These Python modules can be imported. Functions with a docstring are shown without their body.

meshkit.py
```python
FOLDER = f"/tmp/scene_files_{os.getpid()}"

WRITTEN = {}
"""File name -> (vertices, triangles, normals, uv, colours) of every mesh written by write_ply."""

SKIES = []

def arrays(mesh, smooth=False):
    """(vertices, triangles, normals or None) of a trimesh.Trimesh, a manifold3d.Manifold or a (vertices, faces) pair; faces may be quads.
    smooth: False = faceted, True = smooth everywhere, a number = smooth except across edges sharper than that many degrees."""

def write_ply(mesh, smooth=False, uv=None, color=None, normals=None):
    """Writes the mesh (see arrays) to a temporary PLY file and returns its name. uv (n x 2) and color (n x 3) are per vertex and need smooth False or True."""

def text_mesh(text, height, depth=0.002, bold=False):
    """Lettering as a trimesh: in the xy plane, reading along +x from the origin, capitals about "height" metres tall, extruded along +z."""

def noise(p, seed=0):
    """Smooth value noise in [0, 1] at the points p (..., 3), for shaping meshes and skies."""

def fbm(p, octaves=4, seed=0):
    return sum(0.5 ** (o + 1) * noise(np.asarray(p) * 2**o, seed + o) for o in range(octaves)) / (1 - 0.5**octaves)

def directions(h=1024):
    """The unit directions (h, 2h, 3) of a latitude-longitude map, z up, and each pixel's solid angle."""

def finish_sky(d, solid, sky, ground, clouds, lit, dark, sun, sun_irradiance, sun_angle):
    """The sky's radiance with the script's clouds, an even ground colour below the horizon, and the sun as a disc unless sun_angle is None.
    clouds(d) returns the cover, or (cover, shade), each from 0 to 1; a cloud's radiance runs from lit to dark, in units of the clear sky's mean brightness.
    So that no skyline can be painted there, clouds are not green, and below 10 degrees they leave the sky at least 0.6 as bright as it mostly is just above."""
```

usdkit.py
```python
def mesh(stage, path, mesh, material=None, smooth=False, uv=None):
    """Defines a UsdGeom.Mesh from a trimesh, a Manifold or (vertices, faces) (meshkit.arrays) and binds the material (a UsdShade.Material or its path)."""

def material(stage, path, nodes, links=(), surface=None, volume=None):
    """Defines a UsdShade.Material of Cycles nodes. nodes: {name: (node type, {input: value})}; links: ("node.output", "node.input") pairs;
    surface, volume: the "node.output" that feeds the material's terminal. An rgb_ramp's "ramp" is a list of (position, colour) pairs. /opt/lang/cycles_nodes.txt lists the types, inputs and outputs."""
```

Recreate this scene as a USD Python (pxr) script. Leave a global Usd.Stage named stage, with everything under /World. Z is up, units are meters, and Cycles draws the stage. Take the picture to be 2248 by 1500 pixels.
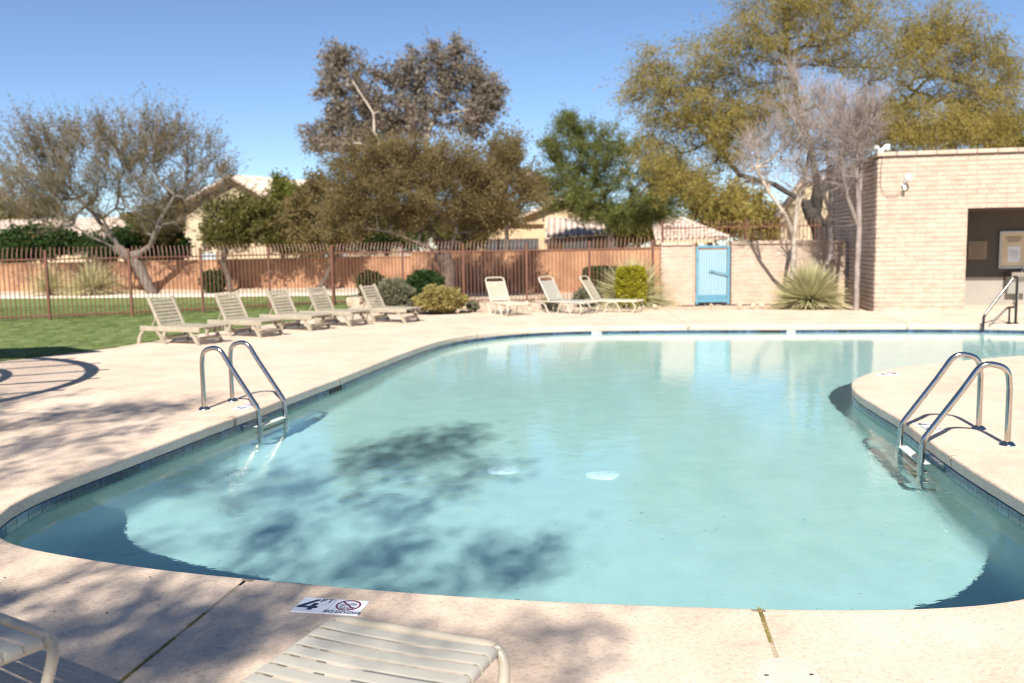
import math, random, numpy as np, trimesh, usdkit, meshkit
from pxr import Usd, UsdGeom, UsdLux, UsdShade, Gf, Sdf, Vt
from shapely.geometry import Polygon, LineString, Point, box as sbox
from shapely.ops import unary_union

stage = Usd.Stage.CreateInMemory()
UsdGeom.SetStageUpAxis(stage, 'Z'); UsdGeom.SetStageMetersPerUnit(stage, 1.0)
UsdGeom.Xform.Define(stage, '/World'); UsdGeom.Scope.Define(stage, '/World/Looks')
PI = math.pi
# ------------------------------------------------------------------ camera, sky, sun, exposure
EXPOSURE = 1.1
SUN_I, SKY_S = 1.12, 0.069
SUN_EL, SUN_AZ = math.radians(44.4), math.radians(8.7)        # shadows run along azimuth SUN_AZ from +y
EYE, FPX, PITCH, ROLL = 1.6, 1950.0, math.radians(6.2), math.radians(1.0)
_F = np.array([0, math.cos(PITCH), -math.sin(PITCH)]); _U0 = np.array([0, math.sin(PITCH), math.cos(PITCH)]); _R0 = np.array([1., 0, 0])
_R = math.cos(ROLL)*_R0 - math.sin(ROLL)*_U0; _U = math.sin(ROLL)*_R0 + math.cos(ROLL)*_U0
_C = np.array([0, 0, EYE])
cam = UsdGeom.Camera.Define(stage, '/World/camera')
M = Gf.Matrix4d(*_R, 0, *_U, 0, *(-_F), 0, *_C, 1)
cam.AddTransformOp().Set(M)
cam.CreateHorizontalApertureAttr(36.0); cam.CreateVerticalApertureAttr(36.0*683/1024)
cam.CreateFocalLengthAttr(36.0*FPX/2248); cam.CreateClippingRangeAttr(Gf.Vec2f(0.05, 5000))
cam.CreateFStopAttr(2.1); cam.CreateFocusDistanceAttr(4.5); cam.CreateExposureAttr(EXPOSURE)
tosun = np.array([-math.sin(SUN_AZ)*math.cos(SUN_EL), -math.cos(SUN_AZ)*math.cos(SUN_EL), math.sin(SUN_EL)])
sky = UsdLux.DomeLight.Define(stage, '/World/sky')
skym = usdkit.material(stage, '/World/Looks/sky', {
    's': ('sky_texture', {'sky_type': 'single_scattering', 'sun_disc': False, 'sun_elevation': SUN_EL, 'sun_rotation': math.atan2(tosun[0], tosun[1]), 'altitude': 1200.0, 'air_density': 0.85, 'aerosol_density': 0.12, 'ozone_density': 4.0}),
    'b': ('background_shader', {'strength': SKY_S})}, [('s.color', 'b.color')], surface='b.background')
UsdShade.MaterialBindingAPI.Apply(sky.GetPrim()).Bind(skym)
sky.GetPrim().SetCustomDataByKey('kind', 'structure')
sun = UsdLux.DistantLight.Define(stage, '/World/sun')
sun.CreateIntensityAttr(SUN_I); sun.CreateAngleAttr(0.53); sun.CreateNormalizeAttr(True); sun.CreateColorAttr(Gf.Vec3f(1, .945, .86))
z = tosun; x = np.cross([0, 0, 1.], z); x /= np.linalg.norm(x); y = np.cross(z, x)
sun.AddTransformOp().Set(Gf.Matrix4d(*x, 0, *y, 0, *z, 0, 0, 0, 50, 1))

# ------------------------------------------------------------------ helpers
def ray(px, py): return _R*(px-1124)/FPX - _U*(py-750)/FPX + _F
def at(px, py, Y):
    d = ray(px, py); return _C + d*(Y/d[1])
_n = {}
def numbered(parent, name):
    k = (parent, name); i = _n.get(k, 0); _n[k] = i+1
    return name if i == 0 else f'{name}_{i:03d}'
def tag(p, label=None, cat=None, group=None, kind=None):
    p = p.GetPrim() if hasattr(p, 'GetPrim') else p
    for k, v in (('label', label), ('category', cat), ('group', group), ('kind', kind)):
        if v: p.SetCustomDataByKey(k, v)
    return p
def thing(name, label, cat, loc=(0, 0, 0), rotz=0, group=None, kind=None):
    x = UsdGeom.Xform.Define(stage, '/World/' + numbered('/World', name))
    x.AddTranslateOp().Set(Gf.Vec3d(*map(float, loc))); x.AddRotateZOp().Set(math.degrees(rotz))
    return tag(x, label, cat, group, kind)
def part(name, mesh, m, parent=None, smooth=35, label=None, kind=None):
    pp = str(parent.GetPath()) if parent is not None else '/World'
    if isinstance(mesh, list): mesh = trimesh.util.concatenate(mesh)
    g = usdkit.mesh(stage, pp + '/' + numbered(pp, name), mesh, m, smooth)
    if label or kind: tag(g, label, kind=kind)
    return g.GetPrim()
def struct(name, mesh, m, parent=None, smooth=35):
    p = part(name, mesh, m, parent, smooth)
    if parent is None: tag(p, kind='structure')
    return p
def dup(root, loc, rotz, label, name=None, group=None):
    was = root.GetCustomData()
    r = thing(name or root.GetName().rstrip('0123456789').rstrip('_'), label, was['category'], loc, rotz, group or was.get('group'))
    r.GetReferences().AddInternalReference(root.GetPath()); r.SetInstanceable(True)
    return r
T = trimesh.transformations
def box(c, s, rot=None):
    m = trimesh.creation.box(s)
    if rot is not None: m.apply_transform(rot)
    m.apply_translation(c); return m
def cbox(c, s, b=.006):
    """box with chamfered edges"""
    hx, hy, hz = np.array(s)/2; b = min(b, hx*.6, hy*.6, hz*.6); p = []
    for sx in (-1, 1):
        for sy in (-1, 1):
            for sz in (-1, 1):
                p += [(sx*hx, sy*(hy-b), sz*(hz-b)), (sx*(hx-b), sy*hy, sz*(hz-b)), (sx*(hx-b), sy*(hy-b), sz*hz)]
    m = trimesh.convex.convex_hull(np.array(p)); m.apply_translation(c); return m
def beam(p, q, w, h, up=(0, 0, 1), b=.004):
    p, q = np.array(p, float), np.array(q, float); d = q-p; L = np.linalg.norm(d); d /= L
    s = np.cross(up, d); s /= np.linalg.norm(s); u = np.cross(d, s)
    m = cbox((0, 0, 0), (L, w, h), b); R = np.eye(4); R[:3, 0], R[:3, 1], R[:3, 2], R[:3, 3] = d, s, u, (p+q)/2
    m.apply_transform(R); return m
def tube(path, r, sides=10, caps=True):
    P = np.asarray(path, float); n = len(P); r = np.broadcast_to(r, (n,)).astype(float)
    t = np.gradient(P, axis=0); t /= np.linalg.norm(t, axis=1, keepdims=True)+1e-12
    a = np.cross(t[0], [0, 0, 1.]) if abs(t[0][2]) < .9 else np.cross(t[0], [1., 0, 0]); a /= np.linalg.norm(a); V = []
    ang = np.arange(sides)*2*PI/sides + (PI/4 if sides == 4 else 0)
    for i in range(n):
        a = a - t[i]*np.dot(a, t[i]); a /= np.linalg.norm(a); b = np.cross(t[i], a)
        V.append(P[i] + r[i]*(np.cos(ang)[:, None]*a + np.sin(ang)[:, None]*b))
    V = np.vstack(V); Fc = []
    for i in range(n-1):
        for j in range(sides):
            k = (j+1) % sides; A, B, Cc, D = i*sides+j, i*sides+k, (i+1)*sides+k, (i+1)*sides+j
            Fc += [(A, B, Cc), (A, Cc, D)]
    if caps:
        for j in range(1, sides-1): Fc += [(0, j+1, j), ((n-1)*sides, (n-1)*sides+j, (n-1)*sides+j+1)]
    return trimesh.Trimesh(V, np.array(Fc), process=False)
def fillet(pts, r, n=6):
    """polyline with rounded corners (r scalar or per-point)"""
    P = [np.array(p, float) for p in pts]; out = [P[0]]
    for i in range(1, len(P)-1):
        rr = r[i] if np.ndim(r) else r
        a, b = P[i-1]-P[i], P[i+1]-P[i]; la, lb = np.linalg.norm(a), np.linalg.norm(b); a, b = a/la, b/lb
        th = math.acos(np.clip(a@b, -1, 1)); d = min(rr/math.tan(th/2), la*.49, lb*.49) if th < PI-.01 else 0
        if d < 1e-5: out.append(P[i]); continue
        s, e = P[i]+a*d, P[i]+b*d
        for k in range(n+1):
            u = k/n; out.append((1-u)**2*s + 2*u*(1-u)*P[i] + u*u*e)
    out.append(P[-1]); return np.array(out)
def lathe(prof, n=20):
    prof = np.array(prof, float); a = np.arange(n)*2*PI/n
    V = np.vstack([np.c_[r*np.cos(a), r*np.sin(a), np.full(n, zz)] for r, zz in prof]); Fc = []
    for i in range(len(prof)-1):
        for j in range(n):
            k = (j+1) % n; Fc += [(i*n+j, i*n+k, (i+1)*n+k), (i*n+j, (i+1)*n+k, (i+1)*n+j)]
    return trimesh.Trimesh(V, np.array(Fc), process=False)
def extr(poly, h, z0=0):
    ms = []
    for g in getattr(poly, 'geoms', [poly]):
        if g.area < 1e-5: continue
        m = trimesh.creation.extrude_polygon(g, h, engine='earcut'); m.apply_translation((0, 0, z0)); ms.append(m)
    return trimesh.util.concatenate(ms)
def sheet(poly, z0):
    v, f = trimesh.creation.triangulate_polygon(poly, engine='earcut')
    m = trimesh.Trimesh(np.c_[v, np.full(len(v), z0)], f, process=False)
    if len(m.faces) and m.face_normals[:, 2].mean() < 0: m.invert()
    return m
def spline(P, step=.08, closed=True):
    from scipy.interpolate import CubicSpline
    P = np.array(P, float); Q = np.vstack([P, P[:1]]) if closed else P
    d = np.r_[0, np.cumsum(np.linalg.norm(np.diff(Q, axis=0), axis=1)**.5)]
    cs = CubicSpline(d, Q, bc_type='periodic' if closed else 'natural')
    f = cs(np.linspace(0, d[-1], 4000)); L = np.r_[0, np.cumsum(np.linalg.norm(np.diff(f, axis=0), axis=1))]
    n = int(L[-1]/step); s = np.linspace(0, L[-1], n+1)[:(-1 if closed else None)]
    return np.c_[np.interp(s, L, f[:, 0]), np.interp(s, L, f[:, 1])]

# ------------------------------------------------------------------ materials
L = '/World/Looks/'
def mat(name, c1, c2=None, scale=8., rough=.6, metallic=0., bump=0., bscale=None, dist=.01, detail=4., spec=.5, obj=False, lo=.35, hi=.65, c3=None, rnd=0., coat=0., stretch=None):
    c2 = c2 or c1
    nodes = {'t': ('texture_coordinate', {}), 'g': ('geometry', {}), 'n': ('noise_texture', {'scale': scale, 'detail': detail, 'roughness': .6}),
             'r': ('rgb_ramp', {'ramp': [(lo, c1), (hi, c2)] if c3 is None else [(lo, c1), ((lo+hi)/2, c2), (hi, c3)]}),
             'p': ('principled_bsdf', {'roughness': rough, 'metallic': metallic, 'specular_ior_level': spec, 'coat_weight': coat})}
    src = 't.object' if obj else 'g.position'
    links = [('n.fac', 'r.fac')]
    if stretch:
        nodes['mp'] = ('mapping', {'scale': stretch}); links += [(src, 'mp.vector')]; src = 'mp.vector'
    links += [(src, 'n.vector')]; col = 'r.color'
    if rnd:
        nodes['oi'] = ('object_info', {}); nodes['mr'] = ('map_range', {'from_min': 0., 'from_max': 1., 'to_min': 1-rnd, 'to_max': 1+rnd})
        nodes['hs'] = ('hsv', {}); links += [('oi.random', 'mr.value'), ('mr.result', 'hs.value'), (col, 'hs.color')]; col = 'hs.color'
    links += [(col, 'p.base_color')]
    if bump:
        nodes['n2'] = ('noise_texture', {'scale': bscale or scale*4, 'detail': 5., 'roughness': .6}); nodes['b'] = ('bump', {'strength': bump, 'distance': dist})
        links += [(src, 'n2.vector'), ('n2.fac', 'b.height'), ('b.normal', 'p.normal')]
    return usdkit.material(stage, L+name, nodes, links, surface='p.BSDF')
def leafmat(name, cols, trans=.35, scale=.5, rough=.6, leafvar=.5):
    """cols: dark..light colours; large scale noise + a value per leaf"""
    n = len(cols)
    nodes = {'g': ('geometry', {}), 'n': ('noise_texture', {'scale': scale, 'detail': 2.}),
             'mx': ('mix_float', {'fac': leafvar}), 'r': ('rgb_ramp', {'ramp': [(.2+.6*i/(n-1), c) for i, c in enumerate(cols)]}),
             'd': ('principled_bsdf', {'roughness': rough, 'specular_ior_level': .25}), 't': ('translucent_bsdf', {}), 'm': ('mix_closure', {'fac': trans})}
    links = [('g.position', 'n.vector'), ('n.fac', 'mx.a'), ('g.random_per_island', 'mx.b'), ('mx.result', 'r.fac'), ('r.color', 'd.base_color'), ('r.color', 't.color'),
             ('d.BSDF', 'm.closure1'), ('t.BSDF', 'm.closure2')]
    return usdkit.material(stage, L+name, nodes, links, surface='m.closure')

def deckmat():
    nodes = {'g': ('geometry', {}), 'n1': ('noise_texture', {'scale': .9, 'detail': 5., 'roughness': .65}), 'n2': ('noise_texture', {'scale': 42., 'detail': 3., 'roughness': .6}),
             'r1': ('rgb_ramp', {'ramp': [(.3, (.51, .395, .30)), (.5, (.575, .45, .345)), (.7, (.625, .50, .39))]}),
             'r2': ('rgb_ramp', {'ramp': [(.34, (.82, .80, .79)), (.46, (1, 1, 1)), (.62, (1.05, 1.05, 1.05))]}),
             'm': ('mix_color', {'blend_type': 'multiply', 'fac': 1.}), 'p': ('principled_bsdf', {'roughness': .82, 'specular_ior_level': .25}),
             'n3': ('noise_texture', {'scale': 1.7, 'detail': 7., 'roughness': .72, 'distortion': .5}), 'r3': ('rgb_ramp', {'ramp': [(.30, (.78, .75, .73)), (.42, (.93, .92, .91)), (.52, (1, 1, 1)), (.68, (1.05, 1.05, 1.05))]}), 'm2': ('mix_color', {'blend_type': 'multiply', 'fac': .8}),
             'v': ('noise_texture', {'scale': 75., 'detail': 3., 'roughness': .55}), 'b': ('bump', {'strength': .55, 'distance': .006})}
    links = [('g.position', 'n1.vector'), ('g.position', 'n2.vector'), ('g.position', 'v.vector'), ('g.position', 'n3.vector'), ('n1.fac', 'r1.fac'), ('n2.fac', 'r2.fac'), ('n3.fac', 'r3.fac'),
             ('r1.color', 'm.a'), ('r2.color', 'm.b'), ('m.result', 'm2.a'), ('r3.color', 'm2.b'), ('m2.result', 'p.base_color'), ('v.fac', 'b.height'), ('b.normal', 'p.normal')]
    return usdkit.material(stage, L+'deck_concrete', nodes, links, surface='p.BSDF')
WATER = -.145
RIPPLES = [([2.45, 7.08], 0.75), ([1.08, 4.34], 0.45), ([0.86, 4.67], 0.35), ([-1.9, 5.95], 0.45), ([-1.95, 6.54], 0.5), ([-1.37, 9.87], 0.8)]     # where the return jets ruffle the surface: (centre, radius)
def watermat():
    """reflects by Fresnel on both sides; refracts on the way in, passes light straight on the way out so that sun and shade reach the floor"""
    nodes = {'g': ('geometry', {}),
             'mp': ('mapping', {'scale': (1.0, 1.0, 1.0)}), 'n': ('noise_texture', {'scale': 5.5, 'detail': 3., 'roughness': .55, 'distortion': .4}),
             'n3': ('noise_texture', {'scale': 24., 'detail': 2., 'roughness': .5, 'distortion': .8}),
             'pt': ('noise_texture', {'scale': 2.6, 'detail': 2.}), 'pr': ('map_range', {'from_min': .38, 'from_max': .62, 'to_min': .25, 'to_max': 1.0, 'clamp': True}),
             **{f'pd{i}': ('vector_math', {'math_type': 'distance', 'vector2': (c[0], c[1], WATER)}) for i, (c, r) in enumerate(RIPPLES)},
             **{f'pm{i}': ('map_range', {'range_type': 'smoothstep', 'from_min': 0., 'from_max': r*1.6, 'to_min': 1., 'to_max': 0., 'clamp': True}) for i, (c, r) in enumerate(RIPPLES)},
             **{f'px{i}': ('math', {'math_type': 'maximum'}) for i in range(1, len(RIPPLES))},
             'pw': ('math', {'math_type': 'multiply'}), 'pa': ('math', {'math_type': 'multiply_add', 'value2': 2.6, 'value3': .20}),
             'mul': ('math', {'math_type': 'multiply'}), 'add': ('math', {'math_type': 'multiply_add', 'value2': .5}),
             'b': ('bump', {'strength': 1.0, 'distance': .0034}), 'f': ('fresnel', {'IOR': 1.30}), 'ff': ('math', {'math_type': 'subtract', 'value1': 1.0}),
             'of': ('math', {'math_type': 'subtract', 'value1': 1.0}), 'wr': ('math', {'math_type': 'multiply'}), 'wg': ('math', {'math_type': 'multiply'}),
             'cr': ('combine_color', {}), 'cg': ('combine_color', {}), 'ct': ('combine_color', {}),
             'rf': ('refraction_bsdf', {'IOR': 1.33, 'roughness': 0.0}), 'gl': ('glossy_bsdf', {'roughness': 0.015}), 'tr': ('transparent_bsdf', {}),
             'a1': ('add_closure', {}), 'a2': ('add_closure', {})}
    links = [('g.position', 'mp.vector'), ('mp.vector', 'n.vector'), ('mp.vector', 'n3.vector'), ('g.position', 'pt.vector'), ('pt.fac', 'pr.value'),
             *[('g.position', f'pd{i}.vector1') for i in range(len(RIPPLES))], *[(f'pd{i}.value', f'pm{i}.value') for i in range(len(RIPPLES))],
             *[(('pm0.result' if i == 1 else f'px{i-1}.value'), f'px{i}.value1') for i in range(1, len(RIPPLES))], *[(f'pm{i}.result', f'px{i}.value2') for i in range(1, len(RIPPLES))],
             (f'px{len(RIPPLES)-1}.value', 'pw.value1'), ('pr.result', 'pw.value2'), ('pw.value', 'pa.value1'), ('n3.fac', 'mul.value1'), ('pa.value', 'mul.value2'), ('mul.value', 'add.value1'), ('n.fac', 'add.value3'), ('add.value', 'b.height'),
             ('b.normal', 'f.normal'), ('b.normal', 'rf.normal'), ('b.normal', 'gl.normal'),
             ('g.backfacing', 'of.value2'), ('f.fac', 'ff.value2'), ('of.value', 'wr.value1'), ('ff.value', 'wr.value2'), ('g.backfacing', 'wg.value1'), ('ff.value', 'wg.value2'),
             *[('wr.value', f'cr.{c}') for c in 'rgb'], *[('f.fac', f'cg.{c}') for c in 'rgb'], *[('wg.value', f'ct.{c}') for c in 'rgb'],
             ('cr.color', 'rf.color'), ('cg.color', 'gl.color'), ('ct.color', 'tr.color'),
             ('rf.BSDF', 'a1.closure1'), ('gl.BSDF', 'a1.closure2'), ('a1.closure', 'a2.closure1'), ('tr.BSDF', 'a2.closure2'),]
    nodes['ab'] = ('absorption_volume', {'color': (.47, .855, .925), 'density': .28}); 
    return usdkit.material(stage, L+'pool_water', nodes, links, surface='a2.closure', volume='ab.volume')
def lawnmat():
    nodes = {'g': ('geometry', {}), 'w': ('wave_texture', {'wave_type': 'bands', 'bands_direction': 'x', 'profile': 'sine', 'scale': .62, 'distortion': .5, 'detail': 1., 'detail_scale': .3}), 'mp': ('mapping', {'rotation': (0., 0., -.16)}),
             'n': ('noise_texture', {'scale': 2.2, 'detail': 5.}), 'n2': ('noise_texture', {'scale': 60., 'detail': 3.}),
             'r': ('rgb_ramp', {'ramp': [(.25, (.115, .155, .048)), (.5, (.16, .20, .065)), (.75, (.23, .255, .10))]}),
             'r2': ('rgb_ramp', {'ramp': [(.3, (.6, .6, .6)), (.65, (1.2, 1.2, 1.2))]}), 'rw': ('rgb_ramp', {'ramp': [(.0, (.78, .82, .78)), (.35, (.97, .97, .97)), (.9, (1.06, 1.04, 1.02))]}),
             'm': ('mix_color', {'blend_type': 'multiply', 'fac': 1.}), 'm2': ('mix_color', {'blend_type': 'multiply', 'fac': .8}), 'p': ('principled_bsdf', {'roughness': .8, 'specular_ior_level': .2}),
             'b': ('bump', {'strength': .8, 'distance': .02})}
    links = [('g.position', 'mp.vector'), ('mp.vector', 'w.vector'), ('g.position', 'n.vector'), ('g.position', 'n2.vector'), ('n.fac', 'r.fac'), ('n2.fac', 'r2.fac'), ('w.fac', 'rw.fac'),
             ('r.color', 'm.a'), ('r2.color', 'm.b'), ('m.result', 'm2.a'), ('rw.color', 'm2.b'), ('m2.result', 'p.base_color'), ('n2.fac', 'b.height'), ('b.normal', 'p.normal')]
    return usdkit.material(stage, L+'lawn_turf', nodes, links, surface='p.BSDF')
def panemat(name, tint, base):
    nodes = {'f': ('fresnel', {'IOR': 1.6}), 't': ('transparent_bsdf', {'color': tint}), 'g': ('glossy_bsdf', {'roughness': .05}), 'm': ('mix_closure', {})}
    return usdkit.material(stage, L+name, nodes, [('f.fac', 'm.fac'), ('t.BSDF', 'm.closure1'), ('g.BSDF', 'm.closure2')], surface='m.closure')

m_deck = deckmat(); m_water = watermat(); m_lawn = lawnmat()
m_joint = mat('joint_weeds', (.36, .29, .20), (.52, .43, .30), 90., .9, bump=.6)
m_plaster = mat('pool_plaster', (.365, .455, .425), (.425, .51, .475), 3.5, .6, spec=.2, bump=.15, bscale=30, lo=.3, hi=.7, detail=8.)
m_tile = mat('blue_tile', (.010, .024, .058), (.05, .085, .13), 22., .12, rnd=.45, bump=.12, bscale=60, coat=.3)
m_grout = mat('grout', (.35, .36, .36), (.42, .42, .4), 20., .8)
m_white = mat('white_ceramic', (.70, .71, .74), (.76, .77, .79), 30., .3, spec=.5)
m_whited = mat('off_white_ceramic', (.30, .30, .29), (.36, .36, .35), 30., .35)
m_ink = mat('navy_ink', (.012, .02, .045), None, rough=.4)
m_red = mat('maroon_ink', (.16, .018, .045), None, rough=.4)
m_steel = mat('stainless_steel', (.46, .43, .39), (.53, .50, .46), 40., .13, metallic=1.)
m_steeld = mat('darkened_steel', (.075, .072, .07), (.11, .105, .10), 40., .25, metallic=1.)  # handrail steel, base colour darkened to keep the sun highlight dim
m_plast = mat('white_plastic', (.72, .72, .68), (.78, .77, .73), 20., .4)
m_resin = mat('beige_resin', (.30, .255, .19), (.375, .32, .24), 9., .55, bump=.08, rnd=.05)
m_strapw = mat('cream_vinyl', (.50, .435, .335), (.54, .475, .37), 12., .42, obj=True)
m_strapg = mat('greyish_vinyl', (.37, .37, .32), (.42, .415, .365), 12., .42, obj=True)
m_framew = mat('cream_frame_paint', (.50, .44, .34), (.55, .485, .38), 12., .35, obj=True)
m_strapb = mat('beige_vinyl', (.335, .315, .265), (.385, .36, .305), 4., .5, obj=True, bump=.06, bscale=120)
m_frameb = mat('beige_frame_paint', (.33, .29, .225), (.39, .345, .275), 6., .38, obj=True, bump=.05, bscale=80)
m_iron = mat('rust_brown_iron', (.11, .044, .025), (.16, .064, .038), 6., .55)
m_orange = mat('terracotta_stucco', (.23, .115, .062), (.41, .22, .12), 1.1, .9, bump=.5, bscale=30, dist=.02)
m_block = mat('tan_slump_block', (.40, .293, .218), (.445, .335, .255), 5., .88, bump=.5, bscale=35, dist=.01, rnd=.045, c3=(.465, .357, .278))
m_mortar = mat('tan_mortar', (.385, .32, .255), (.435, .365, .295), 14., .9, bump=.4, bscale=60)
m_recess = mat('alcove_dark_brown', (.075, .058, .042), (.085, .066, .05), 3., .7, bump=.2, bscale=40)
m_recess_low = mat('alcove_grey_beige', (.27, .245, .21), (.30, .27, .23), 3., .7, bump=.2, bscale=40)
m_blue = mat('blue_gate_paint', (.085, .23, .31), (.115, .27, .35), 7., .4)
m_mesh = mat('pale_blue_screen', (.30, .41, .45), (.35, .46, .50), 60., .6)
m_tan = mat('tan_stucco', (.50, .36, .215), (.55, .40, .25), 1.5, .9, bump=.4, bscale=25)
m_cream = mat('cream_stucco', (.47, .375, .245), (.53, .43, .29), 1.5, .9, bump=.4, bscale=25)
m_roof = mat('pink_clay_tile', (.50, .37, .29), (.66, .54, .45), 3., .8, rnd=.1, c3=(.40, .28, .20))
m_glass = mat('dark_window', (.03, .035, .04), (.06, .07, .075), 2., .08)
m_paleglass = mat('pale_window', (.35, .47, .50), (.45, .55, .56), 2., .1)
m_trim = mat('dark_trim', (.07, .05, .04), None, rough=.6)
m_bark = mat('dark_bark', (.07, .052, .04), (.14, .11, .085), 8., .9, bump=.8, bscale=25, dist=.03)
m_barkg = mat('grey_bark', (.10, .08, .065), (.20, .165, .135), 7., .9, bump=.8, bscale=25, dist=.03)
m_barkp = mat('pale_bark', (.30, .245, .19), (.42, .35, .28), 5., .85, bump=.5, bscale=20, dist=.02, c3=(.22, .18, .14))
m_barkb = mat('pale_grey_twigs', (.21, .17, .15), (.31, .255, .225), 4., .85, bump=.4, bscale=20, dist=.02)
m_twigo = mat('golden_twig', (.17, .13, .05), (.29, .22, .09), 3., .8)
m_twigm = mat('mauve_grey_twig', (.19, .15, .135), (.29, .24, .21), 3., .8)
m_twig = mat('olive_twig', (.13, .095, .045), (.22, .165, .08), 3., .8)
m_twigg = mat('brown_grey_twig', (.12, .095, .07), (.20, .16, .12), 3., .8)
m_barkd = mat('blackish_bark', (.03, .024, .02), (.07, .056, .045), 8., .9, bump=.8, bscale=25, dist=.03)
m_barkl = mat('white_gum_bark', (.36, .30, .235), (.52, .45, .37), 1.6, .8)
m_earth = mat('desert_ground', (.42, .32, .22), (.54, .42, .31), 3., .95, bump=.7, bscale=40, dist=.02, c3=(.33, .25, .17))
m_walk = mat('sidewalk_concrete', (.62, .55, .46), (.70, .62, .53), 2., .9)
m_rock = mat('pale_rock', (.36, .27, .19), (.50, .40, .30), 6., .9, bump=.8, bscale=14, dist=.03)
m_lid = mat('lid_plastic', (.56, .45, .36), (.62, .50, .405), 30., .6, bump=.2, bscale=90)
m_black = mat('black_void', (.008, .008, .009), None, rough=.6)
m_paper = mat('paper', (.55, .43, .27), (.60, .48, .31), 3., .7)
m_paperw = mat('white_paper', (.72, .71, .70), (.55, .55, .56), 9., .7)
m_text = mat('brown_print', (.10, .07, .05), None, rough=.7)
m_drain = mat('drain_plastic', (.62, .68, .66), (.67, .72, .70), 20., .5)
m_fount = mat('grey_green_enamel', (.30, .31, .27), (.34, .35, .31), 9., .35)
m_alu = mat('aluminium_frame', (.36, .34, .32), (.42, .40, .37), 9., .35, metallic=.6)
m_signt = mat('tan_sign', (.23, .165, .105), (.26, .19, .125), 14., .7)
m_wood = mat('brown_timber', (.12, .07, .04), (.17, .105, .06), 4., .8)
m_leafdeb = leafmat('dry_leaflet', [(.07, .05, .02), (.17, .13, .05), (.30, .24, .13)], .1)
l_mesq = leafmat('mesquite_leaf', [(.15, .115, .04), (.26, .21, .07), (.36, .30, .12)], 0.45)
l_brown = leafmat('brown_olive_leaf', [(.18, .135, .055), (.33, .245, .10), (.45, .34, .155)], 0.45, 0.7)
l_gold = leafmat('golden_leaf', [(.27, .22, .055), (.45, .36, .105), (.58, .45, .165)], 0.5, 0.45)
l_green = leafmat('green_leaf', [(.16, .18, .05), (.25, .265, .08), (.36, .34, .12)], 0.5, 0.6)
l_gum = leafmat('gum_leaf', [(.19, .155, .115), (.32, .275, .21), (.46, .41, .33)], 0.35, 0.5)
l_dark = leafmat('dark_hedge_leaf', [(.03, .06, .015), (.065, .115, .022), (.13, .18, .045)], 0.35, 1.5)
l_olive = leafmat('olive_leaf', [(.12, .11, .03), (.22, .19, .05), (.30, .27, .08)], 0.45, 0.8)
l_lime = leafmat('lime_leaf', [(.15, .16, .03), (.25, .26, .05), (.33, .33, .09)], 0.5, 0.9)
l_clip = leafmat('clipped_leaf', [(.36, .33, .03), (.48, .43, .045), (.60, .54, .10)], 0.5, 3.0)
l_grey = leafmat('grey_green_leaf', [(.17, .165, .10), (.29, .28, .18), (.40, .39, .27)], 0.35, 3.0)
l_yel = leafmat('yellow_green_leaf', [(.32, .26, .09), (.45, .37, .13), (.56, .48, .20)], 0.45, 3.0)
l_spoon = leafmat('desert_spoon_leaf', [(.46, .43, .22), (.64, .61, .38), (.76, .75, .57)], 0.3, 2.5)
l_straw = leafmat('straw', [(.35, .26, .13), (.50, .38, .20)], .2, 2.)
l_grass = leafmat('grass_blade', [(.10, .155, .04), (.16, .225, .06), (.235, .29, .10)], 0.45, 1.2)
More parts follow.
